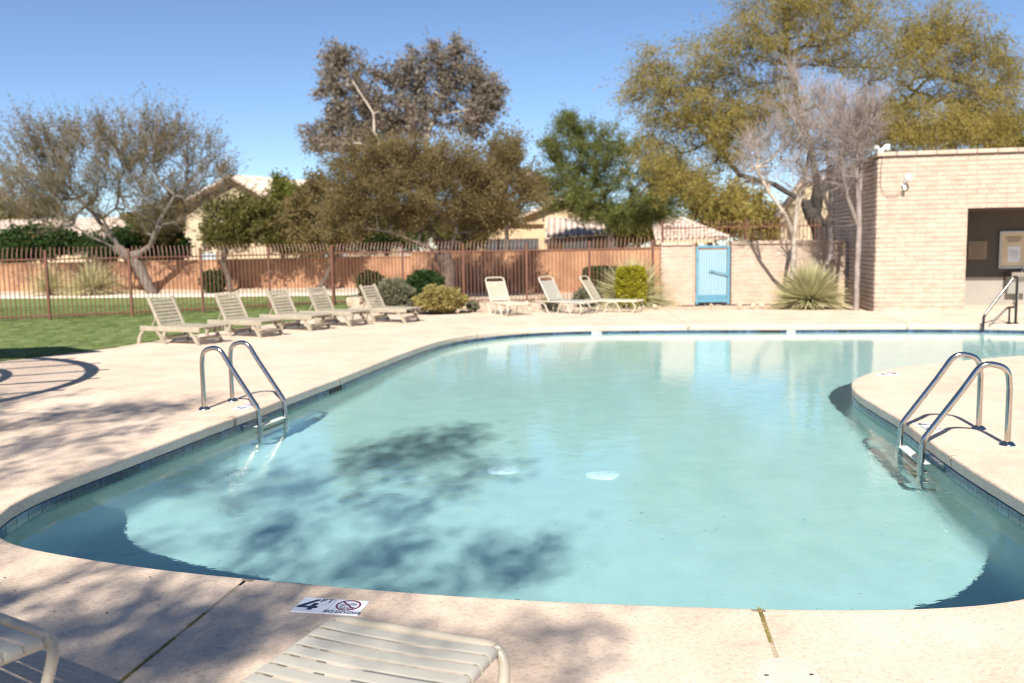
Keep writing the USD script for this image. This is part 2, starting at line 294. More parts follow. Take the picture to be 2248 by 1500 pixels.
# ------------------------------------------------------------------ pool, deck, ground
PO = [(-2.88, 7.6), (-3.03, 6.9), (-3.17, 6.3), (-3.24, 5.85), (-3.21, 5.45), (-3.08, 5.10), (-2.83, 4.83), (-2.52, 4.65), (-1.94, 4.41), (-1.31, 4.21), (-.28, 3.95), (.4, 3.83), (1.07, 3.745), (1.6, 3.715),
      (2.05, 3.75), (2.40, 3.87), (2.72, 4.12), (2.95, 4.5), (3.05, 4.95), (3.10, 5.3), (3.15, 5.84), (3.22, 6.42), (3.32, 7.05), (3.45, 7.86), (3.56, 8.9), (3.66, 9.45), (3.85, 9.95), (4.22, 10.47), (5.03, 11.1),
      (6.0, 11.55), (6.91, 11.9), (8.5, 12.35), (10., 12.9), (10.95, 13.7), (10.9, 14.8), (10.1, 15.55), (9.3, 15.95), (8.4, 16.28), (6.8, 16.6), (4.91, 16.86), (3.3, 17.1), (1.75, 17.22), (.95, 17.16), (.25, 16.93),
      (-.40, 16.45), (-.95, 15.75), (-1.32, 14.8), (-1.6, 13.68), (-1.88, 12.3), (-2.13, 11.0), (-2.24, 10.5), (-2.45, 9.53), (-2.59, 8.83), (-2.75, 8.18)]
O = spline(PO, .06)
if Polygon(O).exterior.is_ccw is False: O = O[::-1]
tan = np.roll(O, -1, 0) - np.roll(O, 1, 0); tan /= np.linalg.norm(tan, axis=1, keepdims=True)
NRM = np.c_[tan[:, 1], -tan[:, 0]]                                        # towards the deck
def off(d): return O + NRM*d
WATER = -.145
def ringmesh(rings, close=True):
    n = len(rings[0]); V = np.vstack(rings); Fc = []; j = np.arange(n if close else n-1); k = (j+1) % n
    for i in range(len(rings)-1):
        a, b, c, d = i*n+j, i*n+k, (i+1)*n+k, (i+1)*n+j
        Fc += [np.c_[a, c, b], np.c_[a, d, c]]
    return trimesh.Trimesh(V, np.vstack(Fc), process=False)
def r3(xy, zz): return np.c_[xy, np.broadcast_to(zz, (len(xy),))]
def floor_z(xy): return WATER - np.interp(xy[:, 1], [4, 8, 12, 16.5], [1.20, 1.15, 1.0, .72])
fz = floor_z(O)
shell = [ringmesh([r3(off(.022), -.098), r3(off(.022), fz+.22), r3(off(-.02), fz+.07), r3(off(-.09), fz+.012), r3(off(-.18), fz)])]
inner = Polygon(off(-.18)).buffer(0); inner = max(getattr(inner, 'geoms', [inner]), key=lambda g: g.area)
ix = sheet(inner, 0)
ix = ix.subdivide_to_size(.9) if len(ix.faces) else ix
ix.vertices[:, 2] = floor_z(ix.vertices[:, :2])
shell.append(ix)
m = shell[0]; 
if (m.face_normals[:len(O)*2, :2]*np.repeat(NRM, 1, 0)[np.r_[np.arange(len(O)), np.arange(len(O))]]).sum() > 0: m.invert()
poolp = tag(UsdGeom.Xform.Define(stage, '/World/pool_shell'), kind='structure')
part('pool_wall', shell[0], m_plaster, poolp, smooth=60); part('pool_floor', shell[1], m_plaster, poolp, smooth=True)
# waterline tiles
Ls = np.r_[0, np.cumsum(np.linalg.norm(np.diff(np.vstack([O, O[:1]]), axis=0), axis=1))]; per = Ls[-1]
def along(s, d=0.):
    s = s % per; i = min(np.searchsorted(Ls, s, 'right')-1, len(O)-1); u = (s-Ls[i])/(Ls[i+1]-Ls[i]); j = (i+1) % len(O)
    p = O[i]*(1-u)+O[j]*u; nn = NRM[i]*(1-u)+NRM[j]*u; nn /= np.linalg.norm(nn); return p+nn*d, nn
def nearest_s(p): return Ls[np.argmin(np.linalg.norm(O-np.array(p), axis=1))]
def arcbox(s0, s1, d0, d1, z0, z1, nseg=3, b=.003):
    """block that follows the pool edge"""
    rings = []
    ss = np.linspace(s0, s1, nseg+1)
    A = np.array([along(s, d0)[0] for s in ss]); A2 = np.array([along(s, d0+b)[0] for s in np.r_[s0-b, ss[1:-1], s1+b]]); B = np.array([along(s, d1)[0] for s in np.r_[s0-b, ss[1:-1], s1+b]])
    V = np.vstack([r3(A, z0+b), r3(A, z1-b), r3(A2, z1), r3(B, z1), r3(B, z0), r3(A2, z0)]); n = nseg+1; Fc = []
    for r in range(6):
        q = (r+1) % 6
        for j in range(n-1): Fc += [(r*n+j, r*n+j+1, q*n+j+1), (r*n+j, q*n+j+1, q*n+j)]
    for r in range(1, 5): Fc += [(0, r*n, (r+1)*n), (n-1, (r+1)*n+n-1, r*n+n-1)]
    mm = trimesh.Trimesh(V, np.array(Fc), process=False); mm.fix_normals(); return mm
skims = [nearest_s((4.95, 16.85)), nearest_s((-2.17, 10.82))]; marks = [nearest_s((1.72, 17.22)), nearest_s((5.25, 16.8))]
nt = int(per/.1545); st = per/nt
for i in range(nt):
    c = (i+.5)*st
    if any(abs(c-s) < .20 for s in skims) or any(abs(c-s) < .0775 for s in marks): continue
    part('tile', arcbox(c-st/2+.0025, c+st/2-.0025, .009, .024, -.252, -.102, 2), m_tile, poolp, smooth=False)
for i, s in enumerate(skims):
    t = thing('skimmer_inlet', ['dark skimmer slot in the far tile band below the tall grass clump', 'dark skimmer slot in the left tile band beyond the left ladder'][i], 'skimmer')
    part('opening', arcbox(s-.185, s+.185, .006, .024, -.25, -.104, 4), m_black, t, smooth=False)
    part('weir', arcbox(s-.15, s+.15, .003, .006, -.24, -.165, 3, .001), m_trim, t, smooth=False)
for i, s in enumerate(marks):
    t = thing('waterline_marker', ['white marker tile at the far waterline in front of the strap chairs', 'white marker tile at the far waterline right of the dark skimmer slot'][i], 'marker tile')
    part('tile_face', arcbox(s-.05, s+.05, .008, .024, -.25, -.106, 2), m_whited, t, smooth=False)
    p, nn = along(s, .004); part('dark_mark', box((p[0], p[1], -.155), (.03, .006, .022), T.rotation_matrix(math.atan2(nn[1], nn[0])-PI/2, (0, 0, 1))), m_ink, t, smooth=False)

# water body
wp = off(.05)
wtop = sheet(Polygon(wp).buffer(0), WATER)
wv = np.array(wtop.vertices)
bot = sheet(Polygon(wp).buffer(0), -1.75); bot.invert()
ws = ringmesh([r3(wp, WATER), r3(wp, -1.75)]); 
wm = trimesh.util.concatenate([wtop, bot, ws]); wm.merge_vertices(); wm.fix_normals()
struct('pool_water', wm, m_water, smooth=False)

# deck slabs
DO = [(-14, 9.5), (-8.6, 11.9), (-7.69, 13.25), (-6.81, 14.77), (-6.14, 16.93), (-5.18, 19.23), (-4.25, 20.9), (-3.4, 20.75), (-2., 20.75), (-.6, 21.05), (1., 21.15), (2.5, 20.95), (4.2, 20.75), (6.0, 20.6), (7.4, 20.3), (8.2, 19.5), (8.3, 20.4), (9.6, 21.3), (16, 20.3), (16, -7), (-14, -7)]
deckpoly = Polygon(DO)
joints = [[(-1.305, 4.25), (-1.50, 3.1), (-2.3, -1.0), (-3.4, -7.5)], [(1.07, 3.80), (1.00, 3.28), (.6, 0), (0.2, -7.5)], [(-2.95, 4.95), (-3.6, 4.55), (-14.5, -.5)], [(-2.66, 8.45), (-3.6, 8.75), (-14.5, 10.2)],
          [(-2.15, 10.95), (-5.0, 11.6), (-8.2, 13.2)], [(-.62, 16.2), (-2.4, 18.0), (-4.6, 21.2)], [(3.4, 17.05), (3.5, 18.5), (3.7, 21.3)], [(7.4, 16.5), (7.7, 18.2), (8.2, 20.8)], [(3.22, 6.42), (5.2, 6.3), (16.5, 5.8)], [(5.05, 11.15), (6.6, 9.2), (16.5, 5.2)]]
cuts = unary_union([LineString(j).buffer(.0095) for j in joints])
land = deckpoly.difference(Polygon(off(.045)))
slabs = land.difference(cuts); slabs = [g for g in getattr(slabs, 'geoms', [slabs]) if g.area > .01]
deckp = tag(UsdGeom.Xform.Define(stage, '/World/pool_deck'), kind='structure')
prof = [(.045, 0), (.022, -.0004), (.012, -.0022), (.005, -.007), (.001, -.015), (.0, -.024), (.004, -.055), (.009, -.085), (.016, -.098), (.03, -.100), (.06, -.100)]
incut = [cuts.contains(Point(p)) or cuts.distance(Point(p)) < .004 for p in off(.045)]
slab_of = np.full(len(O), -1)
for k, p in enumerate(off(.05)):
    if not incut[k]: slab_of[k] = int(np.argmin([g.distance(Point(p)) for g in slabs]))
jit = meshkit.fbm(np.c_[O*9, np.zeros(len(O))], 3, 5)-.5
ring_all = [r3(O + NRM*(d + .009*jit*(1 if 2 < i < 9 else 0))[:, None] if np.ndim(jit) else off(d), zz) for i, (d, zz) in enumerate(prof)]
for gi, g in enumerate(slabs):
    ms = [extr(g, .10, -.10)]
    idx = np.where(slab_of == gi)[0]
    if len(idx) > 2:
        br = np.where(np.diff(idx) > 1)[0]; runs = np.split(idx, br+1)
        if len(runs) > 1 and runs[0][0] == 0 and runs[-1][-1] == len(O)-1: runs[0] = np.r_[runs[-1], runs[0]]; runs = runs[:-1]
        for rn in runs:
            whole = len(rn) == len(O)
            if len(rn) < 2: continue
            seq = [np.array([R[e] for R in ring_all]) for e in rn]
            if not whole:
                for first in (True, False):
                    e = rn[0] if first else rn[-1]; f = (e-1) % len(O) if first else (e+1) % len(O)
                    a_, b_ = np.array([R[e] for R in ring_all]), np.array([R[f] for R in ring_all])
                    lo_, hi_ = 0., 2.
                    for _ in range(14):
                        md = (lo_+hi_)/2; lo_, hi_ = (md, hi_) if cuts.distance(Point(*(a_[0]+(b_[0]-a_[0])*md)[:2])) > 1e-5 else (lo_, md)
                    c_ = a_+(b_-a_)*lo_; c_[2:7] += (a_-b_)[2:7]*.0
                    seq = [c_]+seq if first else seq+[c_]
            seq = np.array(seq); s = ringmesh([seq[:, q] for q in range(len(prof))], close=whole)
            ms.append(s)
            if not whole:                                                # close the ends
                for pv in (seq[0], seq[-1]):
                    ms.append(trimesh.Trimesh(pv, [(0, a, a+1) for a in range(1, len(pv)-1)] + [(0, a+1, a) for a in range(1, len(pv)-1)], process=False))
    part('slab', ms, m_deck, deckp, smooth=40)
part('joint_filling', extr(cuts.intersection(land.buffer(-.05)), .012, -.0155), m_joint, deckp, smooth=False)
rng = np.random.default_rng(3)
def blades(P, n, h, w, spread, rng, seg=1, droop=0., up=(0, 0, 1)):
    """thin grass blades rooted at points P"""
    P = np.repeat(P, n, 0); k = len(P); a = rng.uniform(0, 2*PI, k); hh = h*rng.uniform(.5, 1.2, k)
    d = np.c_[np.cos(a)*spread*rng.uniform(.2, 1, k), np.sin(a)*spread*rng.uniform(.2, 1, k), np.ones(k)]; d /= np.linalg.norm(d, axis=1, keepdims=True)
    s = np.c_[-np.sin(a), np.cos(a), np.zeros(k)]*w/2
    tip = P + d*hh[:, None]; V = np.stack([P-s, P+s, tip], 1).reshape(-1, 3)
    return trimesh.Trimesh(V, np.arange(3*k).reshape(-1, 3), process=False)
jp = []
for j, (n, f0, f1) in ((0, (2600, .0, .30)), (1, (1100, .005, .12))):
    ln = LineString(joints[j]); s = rng.uniform(f0, f1, n)*ln.length
    for q in s:
        p = ln.interpolate(q)
        if meshkit.noise(np.array([[q*9, j, 0]]))[0] > .35: jp.append((p.x+rng.normal(0, .005), p.y+rng.normal(0, .004), -.008))
tag(part('joint_weeds', blades(np.array(jp), 3, .017, .003, .9, rng), l_yel, None, False), 'tiny yellowish weeds growing in the near deck joints', 'weeds', kind='stuff')

# ground, lawn, sidewalk
gpoly = sbox(-260, -120, 260, 420).difference(Polygon(off(.12)))
lawnp = Polygon([(-40, 8.5), (-14, 8.5), (-8.6, 11.85), (-7.66, 13.22), (-6.78, 14.74), (-6.11, 16.9), (-5.15, 19.2), (-4.25, 20.86), (-4.05, 22.2), (-4.35, 24.2), (-4.6, 26.5), (-5.2, 30.2), (-11.5, 31.0), (-18.6, 32.2), (-40, 35)])
walkp = Polygon([(-40, 35.0), (-18.6, 32.2), (-11.5, 31.0), (-5.2, 30.2), (-4.9, 31.5), (-11.3, 32.5), (-18.4, 33.9), (-40, 36.8)])
struct('ground', sheet(gpoly, -.045), m_earth, smooth=False)
struct('lawn', extr(lawnp.difference(deckpoly.buffer(.01)), .03, -.035), m_lawn, smooth=False)
struct('sidewalk', extr(walkp, .06, -.03), m_walk, smooth=False)
# raised earth bank in front of the terracotta wall
def mound(x0, x1, y0, y1, h, nx=60, ny=10, seed=1):
    X, Y = np.meshgrid(np.linspace(x0, x1, nx), np.linspace(0, 1, ny)); yy = np.interp(X, [x0, x1], [y0[0], y1[0]])*(1-Y) + np.interp(X, [x0, x1], [y0[1], y1[1]])*Y
    Z = -.06 + h*np.clip(Y*1.4, 0, 1)**.7*(.7+.6*meshkit.fbm(np.stack([X*.5, yy*.8, X*0], -1), 3, seed))
    i = np.arange(nx*ny).reshape(ny, nx); f = np.vstack([np.c_[i[:-1, :-1].ravel(), i[:-1, 1:].ravel(), i[1:, 1:].ravel()], np.c_[i[:-1, :-1].ravel(), i[1:, 1:].ravel(), i[1:, :-1].ravel()]])
    return trimesh.Trimesh(np.c_[X.ravel(), yy.ravel(), Z.ravel()], f, process=False)
struct('earth_bank', mound(-40, -4.9, (36.8, 40), (31.5, 35.6), .26), m_earth, smooth=True)
struct('planting_bed', mound(-4.3, 4.2, (21.0, 27.0), (21.1, 25.5), .10, 50, 14, 4), m_earth, smooth=True)
# grass tufts: instanced
def tuft(rng): 
    P = np.c_[rng.normal(0, .06, (30, 2)), np.zeros(30)]; return blades(P, 1, .026, .005, .8, rng)
inst = UsdGeom.PointInstancer.Define(stage, '/World/lawn_grass'); tag(inst, 'short mown green grass of the lawn beside the deck', 'grass', kind='stuff')
pr = [part('tuft', tuft(np.random.default_rng(i)), l_grass, inst.GetPrim(), False) for i in range(3)]
near_l = lawnp.difference(deckpoly.buffer(.0)).intersection(Polygon([(-16, 9), (-3, 9), (-3, 27), (-16, 27)]))
pts = []
while len(pts) < 9000:
    q = rng.uniform((-16, 9), (-3, 27), (4000, 2))
    import shapely
    ok = shapely.contains_xy(near_l, q[:, 0], q[:, 1]); pts += q[ok].tolist()
pts = np.array(pts[:9000]); ed = [lawnp.boundary.interpolate(s) for s in rng.uniform(0, lawnp.boundary.length, 9000)]
ed = np.array([(p.x, p.y) for p in ed if p.x > -14 and p.y < 22.5]); ed = ed + rng.normal(0, .02, ed.shape)
pts = np.vstack([pts, ed])
inst.CreatePositionsAttr(Vt.Vec3fArray.FromNumpy(np.c_[pts, np.full(len(pts), -.006)].astype(np.float32)))
inst.CreateProtoIndicesAttr(Vt.IntArray.FromNumpy(rng.integers(0, 3, len(pts)).astype(np.int32)))
hq = rng.uniform(0, PI, len(pts)); qv = np.c_[np.cos(hq), np.zeros((len(pts), 2)), np.sin(hq)]
inst.CreateOrientationsAttr(Vt.QuathArray([Gf.Quath(float(a), 0, 0, float(b)) for a, b in zip(np.cos(hq), np.sin(hq))]))
inst.CreateScalesAttr(Vt.Vec3fArray.FromNumpy(np.repeat(rng.uniform(.6, 1.2, (len(pts), 1)), 3, 1).astype(np.float32)))
inst.CreatePrototypesRel().SetTargets([p.GetPath() for p in pr])

# ------------------------------------------------------------------ block walls and building
def block(c, s, rng, ax='x', bulge=.006):
    """slump block: chamfered, with a slightly bulging, irregular face. The face looks along -y (ax x) or -x (ax y)."""
    m = cbox((0, 0, 0), s if ax == 'x' else (s[0], s[1], s[2]), .007)
    v = np.array(m.vertices); m.vertices = v + rng.normal(0, .0022, v.shape)*[1, 1, 1]
    m.apply_translation(c); return m
def block_face(parent, L_, H, holes, rng, limit, name='block', course=.1016, length=.4064, z0=0., face=-.0, start=0., stuff=None):
    """courses of blocks on the local plane y=face, x from 0 to L_; holes: (x0,x1,z0,z1). returns the number made."""
    made = 0; rest = []; rows = int(H/course+1e-6); todo = []
    for r in range(rows):
        zc = z0 + (r+.5)*course; x = -start + (0 if r % 2 else -length/2)
        while x < L_:
            a, b = max(x, 0), min(x+length, L_)
            segs = [(a, b)]
            for h in holes:
                if h[2] < zc < h[3]: segs = [q for s in segs for q in ((s[0], min(s[1], h[0])), (max(s[0], h[1]), s[1])) if q[1]-q[0] > .01]
            todo += [(s, zc) for s in segs if s[1]-s[0] > .03]; x += length
    todo.sort(key=lambda t: t[0][0])
    for s, zc in todo:
        w = s[1]-s[0]-.008; d = .055 + rng.uniform(-.002, .002)
        m = block(((s[0]+s[1])/2, face + .018 + d/2 + rng.uniform(-.0015, .0015), zc), (w, d, course-.0075), rng)
        if made < limit: part(name, m, m_block, parent, smooth=False); made += 1
        else: rest.append(m)
    if rest: part('block_courses', rest, m_block, parent, smooth=False, kind='stuff')
    return made
rng = np.random.default_rng(11)
# pool house: origin at its front left corner; local x runs along the front, local y goes back
BTH = -math.radians(10.3); BL = (8.08, 19.73, -.02)
bld = thing('pool_house', 'tan slump block pool house with a flat roof and an open alcove', 'building', BL, BTH)
HB, LF, DB, OX, OZ, RD = 3.40, 5.2, 6.3, 1.87, 2.21, 1.62
core = [box((OX/2-.0+.04, .20, HB/2), (OX-.08, .34, HB-.03)), box(((OX+LF)/2, .20, (OZ+HB)/2+.02), (LF-OX, .34, HB-OZ-.07)),
        box((.21, DB/2+.2, HB/2), (.34, DB-.4, HB-.03)), box((LF/2, DB-.1, HB/2), (LF, .3, HB-.03))]
part('wall_core', core, m_mortar, bld, smooth=False)
holes = [(OX, 99, -1, OZ)]
n1 = block_face(bld, LF, HB, holes, rng, 235, face=0.0)
# left face blocks: built on a plane that faces local -x, nearest the corner first
side = []; rows = int(HB/.1016)
for r in range(rows):
    y = .05 + (.0 if r % 2 else -.2)
    while y < DB:
        a, b = max(y, .05), min(y+.4064, DB)
        if b-a > .05: side.append((a, b, (r+.5)*.1016))
        y += .4064
side.sort()
rest = []
for k, (a, b, zc) in enumerate(side):
    d = .055+rng.uniform(-.006, .006)
    m = block((-.004+d/2-.002+rng.uniform(-.004, .004), (a+b)/2, zc), (d, b-a-.010, .091), rng)
    if n1 + k < 298: part('block', m, m_block, bld, smooth=False)
    else: rest.append(m)
part('block_courses', rest, m_block, bld, smooth=False, kind='stuff')
xx = -.03
k = 0
while xx < LF:
    part('cap_block', cbox((xx+.20, .17, HB+.048), (.398, .42, .092), .012), m_block, bld, smooth=False); xx += .4064
yy = .39
while yy < DB: part('cap_block', cbox((.17, yy+.2, HB+.048), (.42, .398, .092), .012), m_block, bld, smooth=False); yy += .4064
# alcove
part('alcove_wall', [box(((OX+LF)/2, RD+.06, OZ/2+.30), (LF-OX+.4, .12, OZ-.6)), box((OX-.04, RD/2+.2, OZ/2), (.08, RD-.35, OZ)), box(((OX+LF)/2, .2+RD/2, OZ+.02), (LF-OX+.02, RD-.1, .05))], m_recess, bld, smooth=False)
part('alcove_wainscot', box(((OX+LF)/2, RD+.057, .29), (LF-OX+.4, .12, .62)), m_recess_low, bld, smooth=False)  # lower strip of the back wall, paler than the wall above it
part('roof_slab', box((LF/2, DB/2, HB-.12), (LF-.4, DB-.5, .08)), m_mortar, bld, smooth=False)
def bloc(x, y, zz): 
    c, s = math.cos(BTH), math.sin(BTH); return (BL[0]+c*x-s*y, BL[1]+s*x+c*y, BL[2]+zz)
t = thing('notice_case', 'framed notice case with beige poster hung above the drinking fountain', 'notice board', bloc(OX+1.48, RD-.0, 1.31), BTH)
part('backing', cbox((0, -.02, 0), (.54, .035, .78), .004), m_paper, t)
fr = [cbox((-.285, -.03, 0), (.045, .07, .86), .006), cbox((.285, -.03, 0), (.045, .07, .86), .006), cbox((0, -.03, .41), (.525, .07, .045), .006), cbox((0, -.03, -.41), (.525, .07, .045), .006)]
for f in fr: part('frame_bar', f, m_alu, t)
part('notice', box((.02, -.040, -.10), (.26, .003, .36)), m_paperw, t, smooth=False)
rows = [(.30, .34), (.265, .36), (.225, .30), (.19, .24)]
part('print_lines', [box((-.0+rng.uniform(-.01, .01), -.0385, zz), (w, .002, .016)) for zz, w in rows] + [box((.02, -.0425, -.02-.035*i), (.18+.04*(i % 2), .0015, .006)) for i in range(5)], m_text, t, smooth=False)
t = thing('wall_sign', 'small tan sign with faded lines on the shaded alcove wall', 'sign', bloc(OX+.72, RD, 1.31), BTH)
part('plate', cbox((0, -.01, 0), (.40, .018, .42), .003), m_signt, t)
part('print_lines', [box((rng.uniform(-.02, .02), -.0200, .15-.05*i), (.32-.05*(i % 3), .002, .012)) for i in range(7)], m_text, t, smooth=False)
t = thing('drinking_fountain', 'wall mounted steel drinking fountain below the notice case', 'fountain', bloc(OX+1.55, RD, 0), BTH)
part('basin', extr(Polygon([(-.24, -.36), (-.20, -.40), (.20, -.40), (.24, -.36), (.24, 0), (-.24, 0)]), .10, .70), m_steel, t)
v = trimesh.convex.convex_hull(np.array([(-.2, 0, .70), (.2, 0, .70), (-.2, -.32, .70), (.2, -.32, .70), (-.2, 0, .30), (.2, 0, .30), (-.2, -.16, .30), (.2, -.16, .30)]))
part('body', v, m_fount, t, smooth=20); part('bubbler', tube(fillet([(.12, -.1, .79), (.12, -.1, .87), (.12, -.2, .875)], .03), .016), m_steel, t)
part('drain_trap', tube(fillet([(.02, -.12, .31), (.02, -.12, .12), (.02, -.0, .12)], .05), .035, 12), m_plast, t)
t = thing('hose_tap', 'small dark tap low on the alcove wall left of the fountain', 'tap', bloc(OX+.40, RD, .45), BTH)
part('pipe', tube([(0, 0, 0), (0, -.07, 0), (0, -.09, -.04)], .012, 8), m_ink, t); part('handle', cbox((0, -.05, .03), (.06, .02, .02), .004), m_ink, t)
t = thing('flood_light', 'white flood light with a motion sensor on the pool house front', 'light', bloc(.54, -.012, 2.78), BTH)
part('mount', trimesh.creation.cylinder(.045, .05, sections=14, transform=T.rotation_matrix(PI/2, (1, 0, 0))), m_plast, t)
part('lamp_head', tube([(0, -.05, .05), (.03, -.10, .13), (.05, -.2, .16)], [.02, .06, .075], 12), m_plast, t)
part('sensor', tube([(0, -.03, -.02), (0, -.08, -.06), (0, -.10, -.12)], [.02, .035, .03], 10), m_plast, t)
t2 = thing('light_cable', 'thin cable looping from the roof corner to the flood light', 'cable', bloc(0, -.02, 0), BTH)
part('wire', tube([(a, -.012, b) for a, b in spline([(.08, HB+.02), (.05, 2.9), (.10, 2.66), (.25, 2.56), (.42, 2.58), (.53, 2.68)], .04, False)], .006, 6), m_trim, t2)
t = thing('roof_flood_light', 'pair of white flood lights on the roof corner of the pool house', 'light', bloc(.06, .08, HB+.09), BTH)
part('mount', cbox((0, 0, .04), (.10, .08, .08), .01), m_plast, t)
part('lamp_head', tube([(.03, 0, .07), (.10, -.03, .11), (.17, -.06, .10)], [.03, .07, .075], 12), m_plast, t); part('lamp_head', tube([(-.03, 0, .07), (-.08, -.03, .12), (-.12, -.05, .12)], [.02, .04, .045], 12), m_plast, t)

# screen wall with the gate
def blockwall(name, label, p, q, H, rng, cap=True):
    p, q = np.array(p), np.array(q); L_ = np.linalg.norm(q-p); th = math.atan2(q[1]-p[1], q[0]-p[0])
    t = thing(name, label, 'wall', (p[0], p[1], -.02), th)
    part('wall_core', box((L_/2, .10, H/2), (L_-.02, .15, H-.01)), m_mortar, t, smooth=False)
    block_face(t, L_, H, [], rng, 290, face=0.)
    ends = [block((0.001+.028 if e == 0 else L_-.029, .10, (r+.5)*.1016), (.055, .19, .091), rng) for r in range(int(H/.1016)) for e in (0, 1)]
    for m in ends: part('end_block', m, m_block, t, smooth=False)
    x = 0
    while x < L_-.05:
        w = min(.4064, L_-x); part('cap_block', cbox((x+w/2, .10, H+.047), (w-.008, .25, .088), .012), m_block, t, smooth=False); x += .4064
    return t
WY = lambda x: 22.72 + (x-3.8)*(-.02)
blockwall('block_wall', 'short tan block wall left of the blue gate', (3.83, WY(3.83)), (4.70, WY(4.70)), 1.524, rng)
blockwall('block_wall', 'long tan block wall between the blue gate and the pool house', (5.62, WY(5.62)), (8.50, WY(8.5)), 1.524, rng)
t = thing('blue_gate', 'blue steel gate with a latch set between two block walls', 'gate', (5.16, WY(5.16)+.06, 0), -.02)
GW, GH = .86, 1.47
for sx in (-1, 1): part('post', cbox((sx*(GW/2-.03), 0, GH/2), (.06, .06, GH), .006), m_blue, t)
for zz in (.05, GH-.03): part('rail', cbox((0, 0, zz+.03), (GW-.12, .05, .06), .006), m_blue, t)
for i in range(12): part('bar', cbox((-.34+.062*i, .0, GH/2+.02), (.018, .022, GH-.17), .003), m_blue, t)
part('screen', box((0, .03, GH/2+.02), (GW-.13, .004, GH-.2)), m_mesh, t, smooth=False)
part('latch', [cbox((-.03, -.03, .86), (.14, .03, .03), .005), beam((0, -.035, .85), (.32, -.035, .77), .02, .03), cbox((.36, -.03, .77), (.07, .04, .10), .006)], m_blue, t)
for zz in (.72, 1.2): part('hinge', cbox((-.41, -.03, zz), (.05, .03, .06), .005), m_blue, t)
part('kick_plate', box((0, .024, .16), (GW-.13, .006, .16)), m_blue, t, smooth=False)
# terracotta boundary walls
def stuccowall(name, label, p, q, h0, h1, th=.22):
    p, q = np.array(p, float), np.array(q, float); d = (q-p)/np.linalg.norm(q-p); n = np.array([-d[1], d[0]])*th/2
    V = np.array([[*(p-n), -.1], [*(q-n), -.1], [*(q+n), -.1], [*(p+n), -.1], [*(p-n), h0], [*(q-n), h1], [*(q+n), h1], [*(p+n), h0]])
    t = thing(name, label, 'wall'); part('wall_body', trimesh.convex.convex_hull(V), m_orange, t, smooth=False)
    V2 = V.copy(); V2[:4, 2] = V[4:, 2]+.001; V2[4:, 2] += .05; V2[:, :2] += (V2[:, :2]-V2[:, :2].mean(0))*0 + np.vstack([-n, -n, n, n]*2)*.25
    part('coping', trimesh.convex.convex_hull(V2), m_orange, t, smooth=False); return t
stuccowall('stucco_wall', 'long terracotta stucco wall behind the lawn and the leaning tree', (-40, 37.4), (-3.6, 33.5), 1.12, 1.22)
stuccowall('stucco_wall', 'terracotta stucco wall behind the fence and the strap chairs', (-3.55, 32.2), (8.2, 28.4), 1.34, 1.42)

# ------------------------------------------------------------------ iron fences
def fence(label, pts, H=1.45, tip=.30, base=0., sp=.1, bend=.13, post=.065):
    t = thing('iron_fence', label, 'fence'); P = [np.array(p, float) for p in pts]
    for a, b in zip(P[:-1], P[1:]):
        d = b-a; L_ = np.linalg.norm(d); d /= L_; n = np.array([-d[1], d[0]])
        part('top_rail', beam((*a, base+H), (*b, base+H), .035, .035), m_iron, t); part('bottom_rail', beam((*a, base+.10), (*b, base+.10), .035, .035), m_iron, t)
        k = int(L_/sp)
        for i in range(1, k):
            c = a + d*(i*L_/k)
            path = [(*c, base+.02), (*c, base+H+.02)] + [(*(c+n*bend*(u**1.8)), base+H+.02+tip*(u-.12*u*u)) for u in (.25, .5, .75, 1.)]
            part('picket', tube(path, .0125, 4), m_iron, t, smooth=False)
    for p in P: part('post', cbox((*p, base+(H+.22)/2-.05), (post, post, H+.32), .006), m_iron, t)
    return t
fence('rusty brown iron fence with bent picket tops across the lawn', [(-12.95, 20.95), (-11.16, 21.43), (-9.45, 22.1), (-7.97, 22.95), (-6.5, 23.95), (-5.02, 25.05)])
fence('rusty brown iron fence behind the three strap chairs', [(-5.0, 25.12), (-3.0, 24.75), (-1.3, 24.45), (.43, 24.1), (2.1, 23.75), (3.72, 23.35)])
fence('dark iron fence seen above the block wall', [(4.6, 27.0), (7.05, 26.75), (9.6, 26.5)], H=2.02, tip=.2, bend=.03, sp=.11)
# ------------------------------------------------------------------ pool ladders and rail
def ladder(loc, rot, label, sep=.58):
    """local x: towards the pool"""
    t = thing('pool_ladder', label, 'ladder', loc, rot)
    pth = fillet([(0, 0, 0), (0, 0, .44), (.015, 0, .60), (.20, 0, .645), (.33, 0, .44), (.615, 0, .03), (.63, 0, -.30), (.63, 0, -.93), (.50, 0, -.97), (.42, 0, -.97)], [0, .1, .14, .16, .3, .14, .1, .09, .05, 0], 8)
    for sy in (-1, 1):
        y = sy*sep/2
        part('rail', tube(pth + [0, y, 0], .0235, 14), m_steel, t)
        f = lathe([(.026, .030), (.040, .026), (.056, .010), (.060, .001)], 20); f.apply_translation((0, y, 0)); part('flange', f, m_steel, t)
        b = lathe([(.0, 0), (.030, 0), (.034, .015), (.030, .05), (.0, .05)], 14); b.apply_transform(T.rotation_matrix(-PI/2, (0, 1, 0))); b.apply_translation((.455, y, -.97)); part('bumper', b, m_plast, t)
    for k in range(3):
        part('tread', cbox((.60, 0, -.20-.28*k), (.085, sep+.03, .028), .010), m_plast if k == 0 else m_steel, t)
    return t
ladder((3.853, 7.02, 0), math.atan2(.15, -.989), 'stainless steel pool ladder on the right deck by the peninsula', .60)
ladder((-3.06, 9.118, 0), math.atan2(-.27, .963), 'stainless steel pool ladder on the left edge of the pool', .50)
t = thing('entry_handrail', 'slanted stainless steel handrail at the far right pool entry', 'handrail', (8.62, 16.12, 0), math.radians(10))
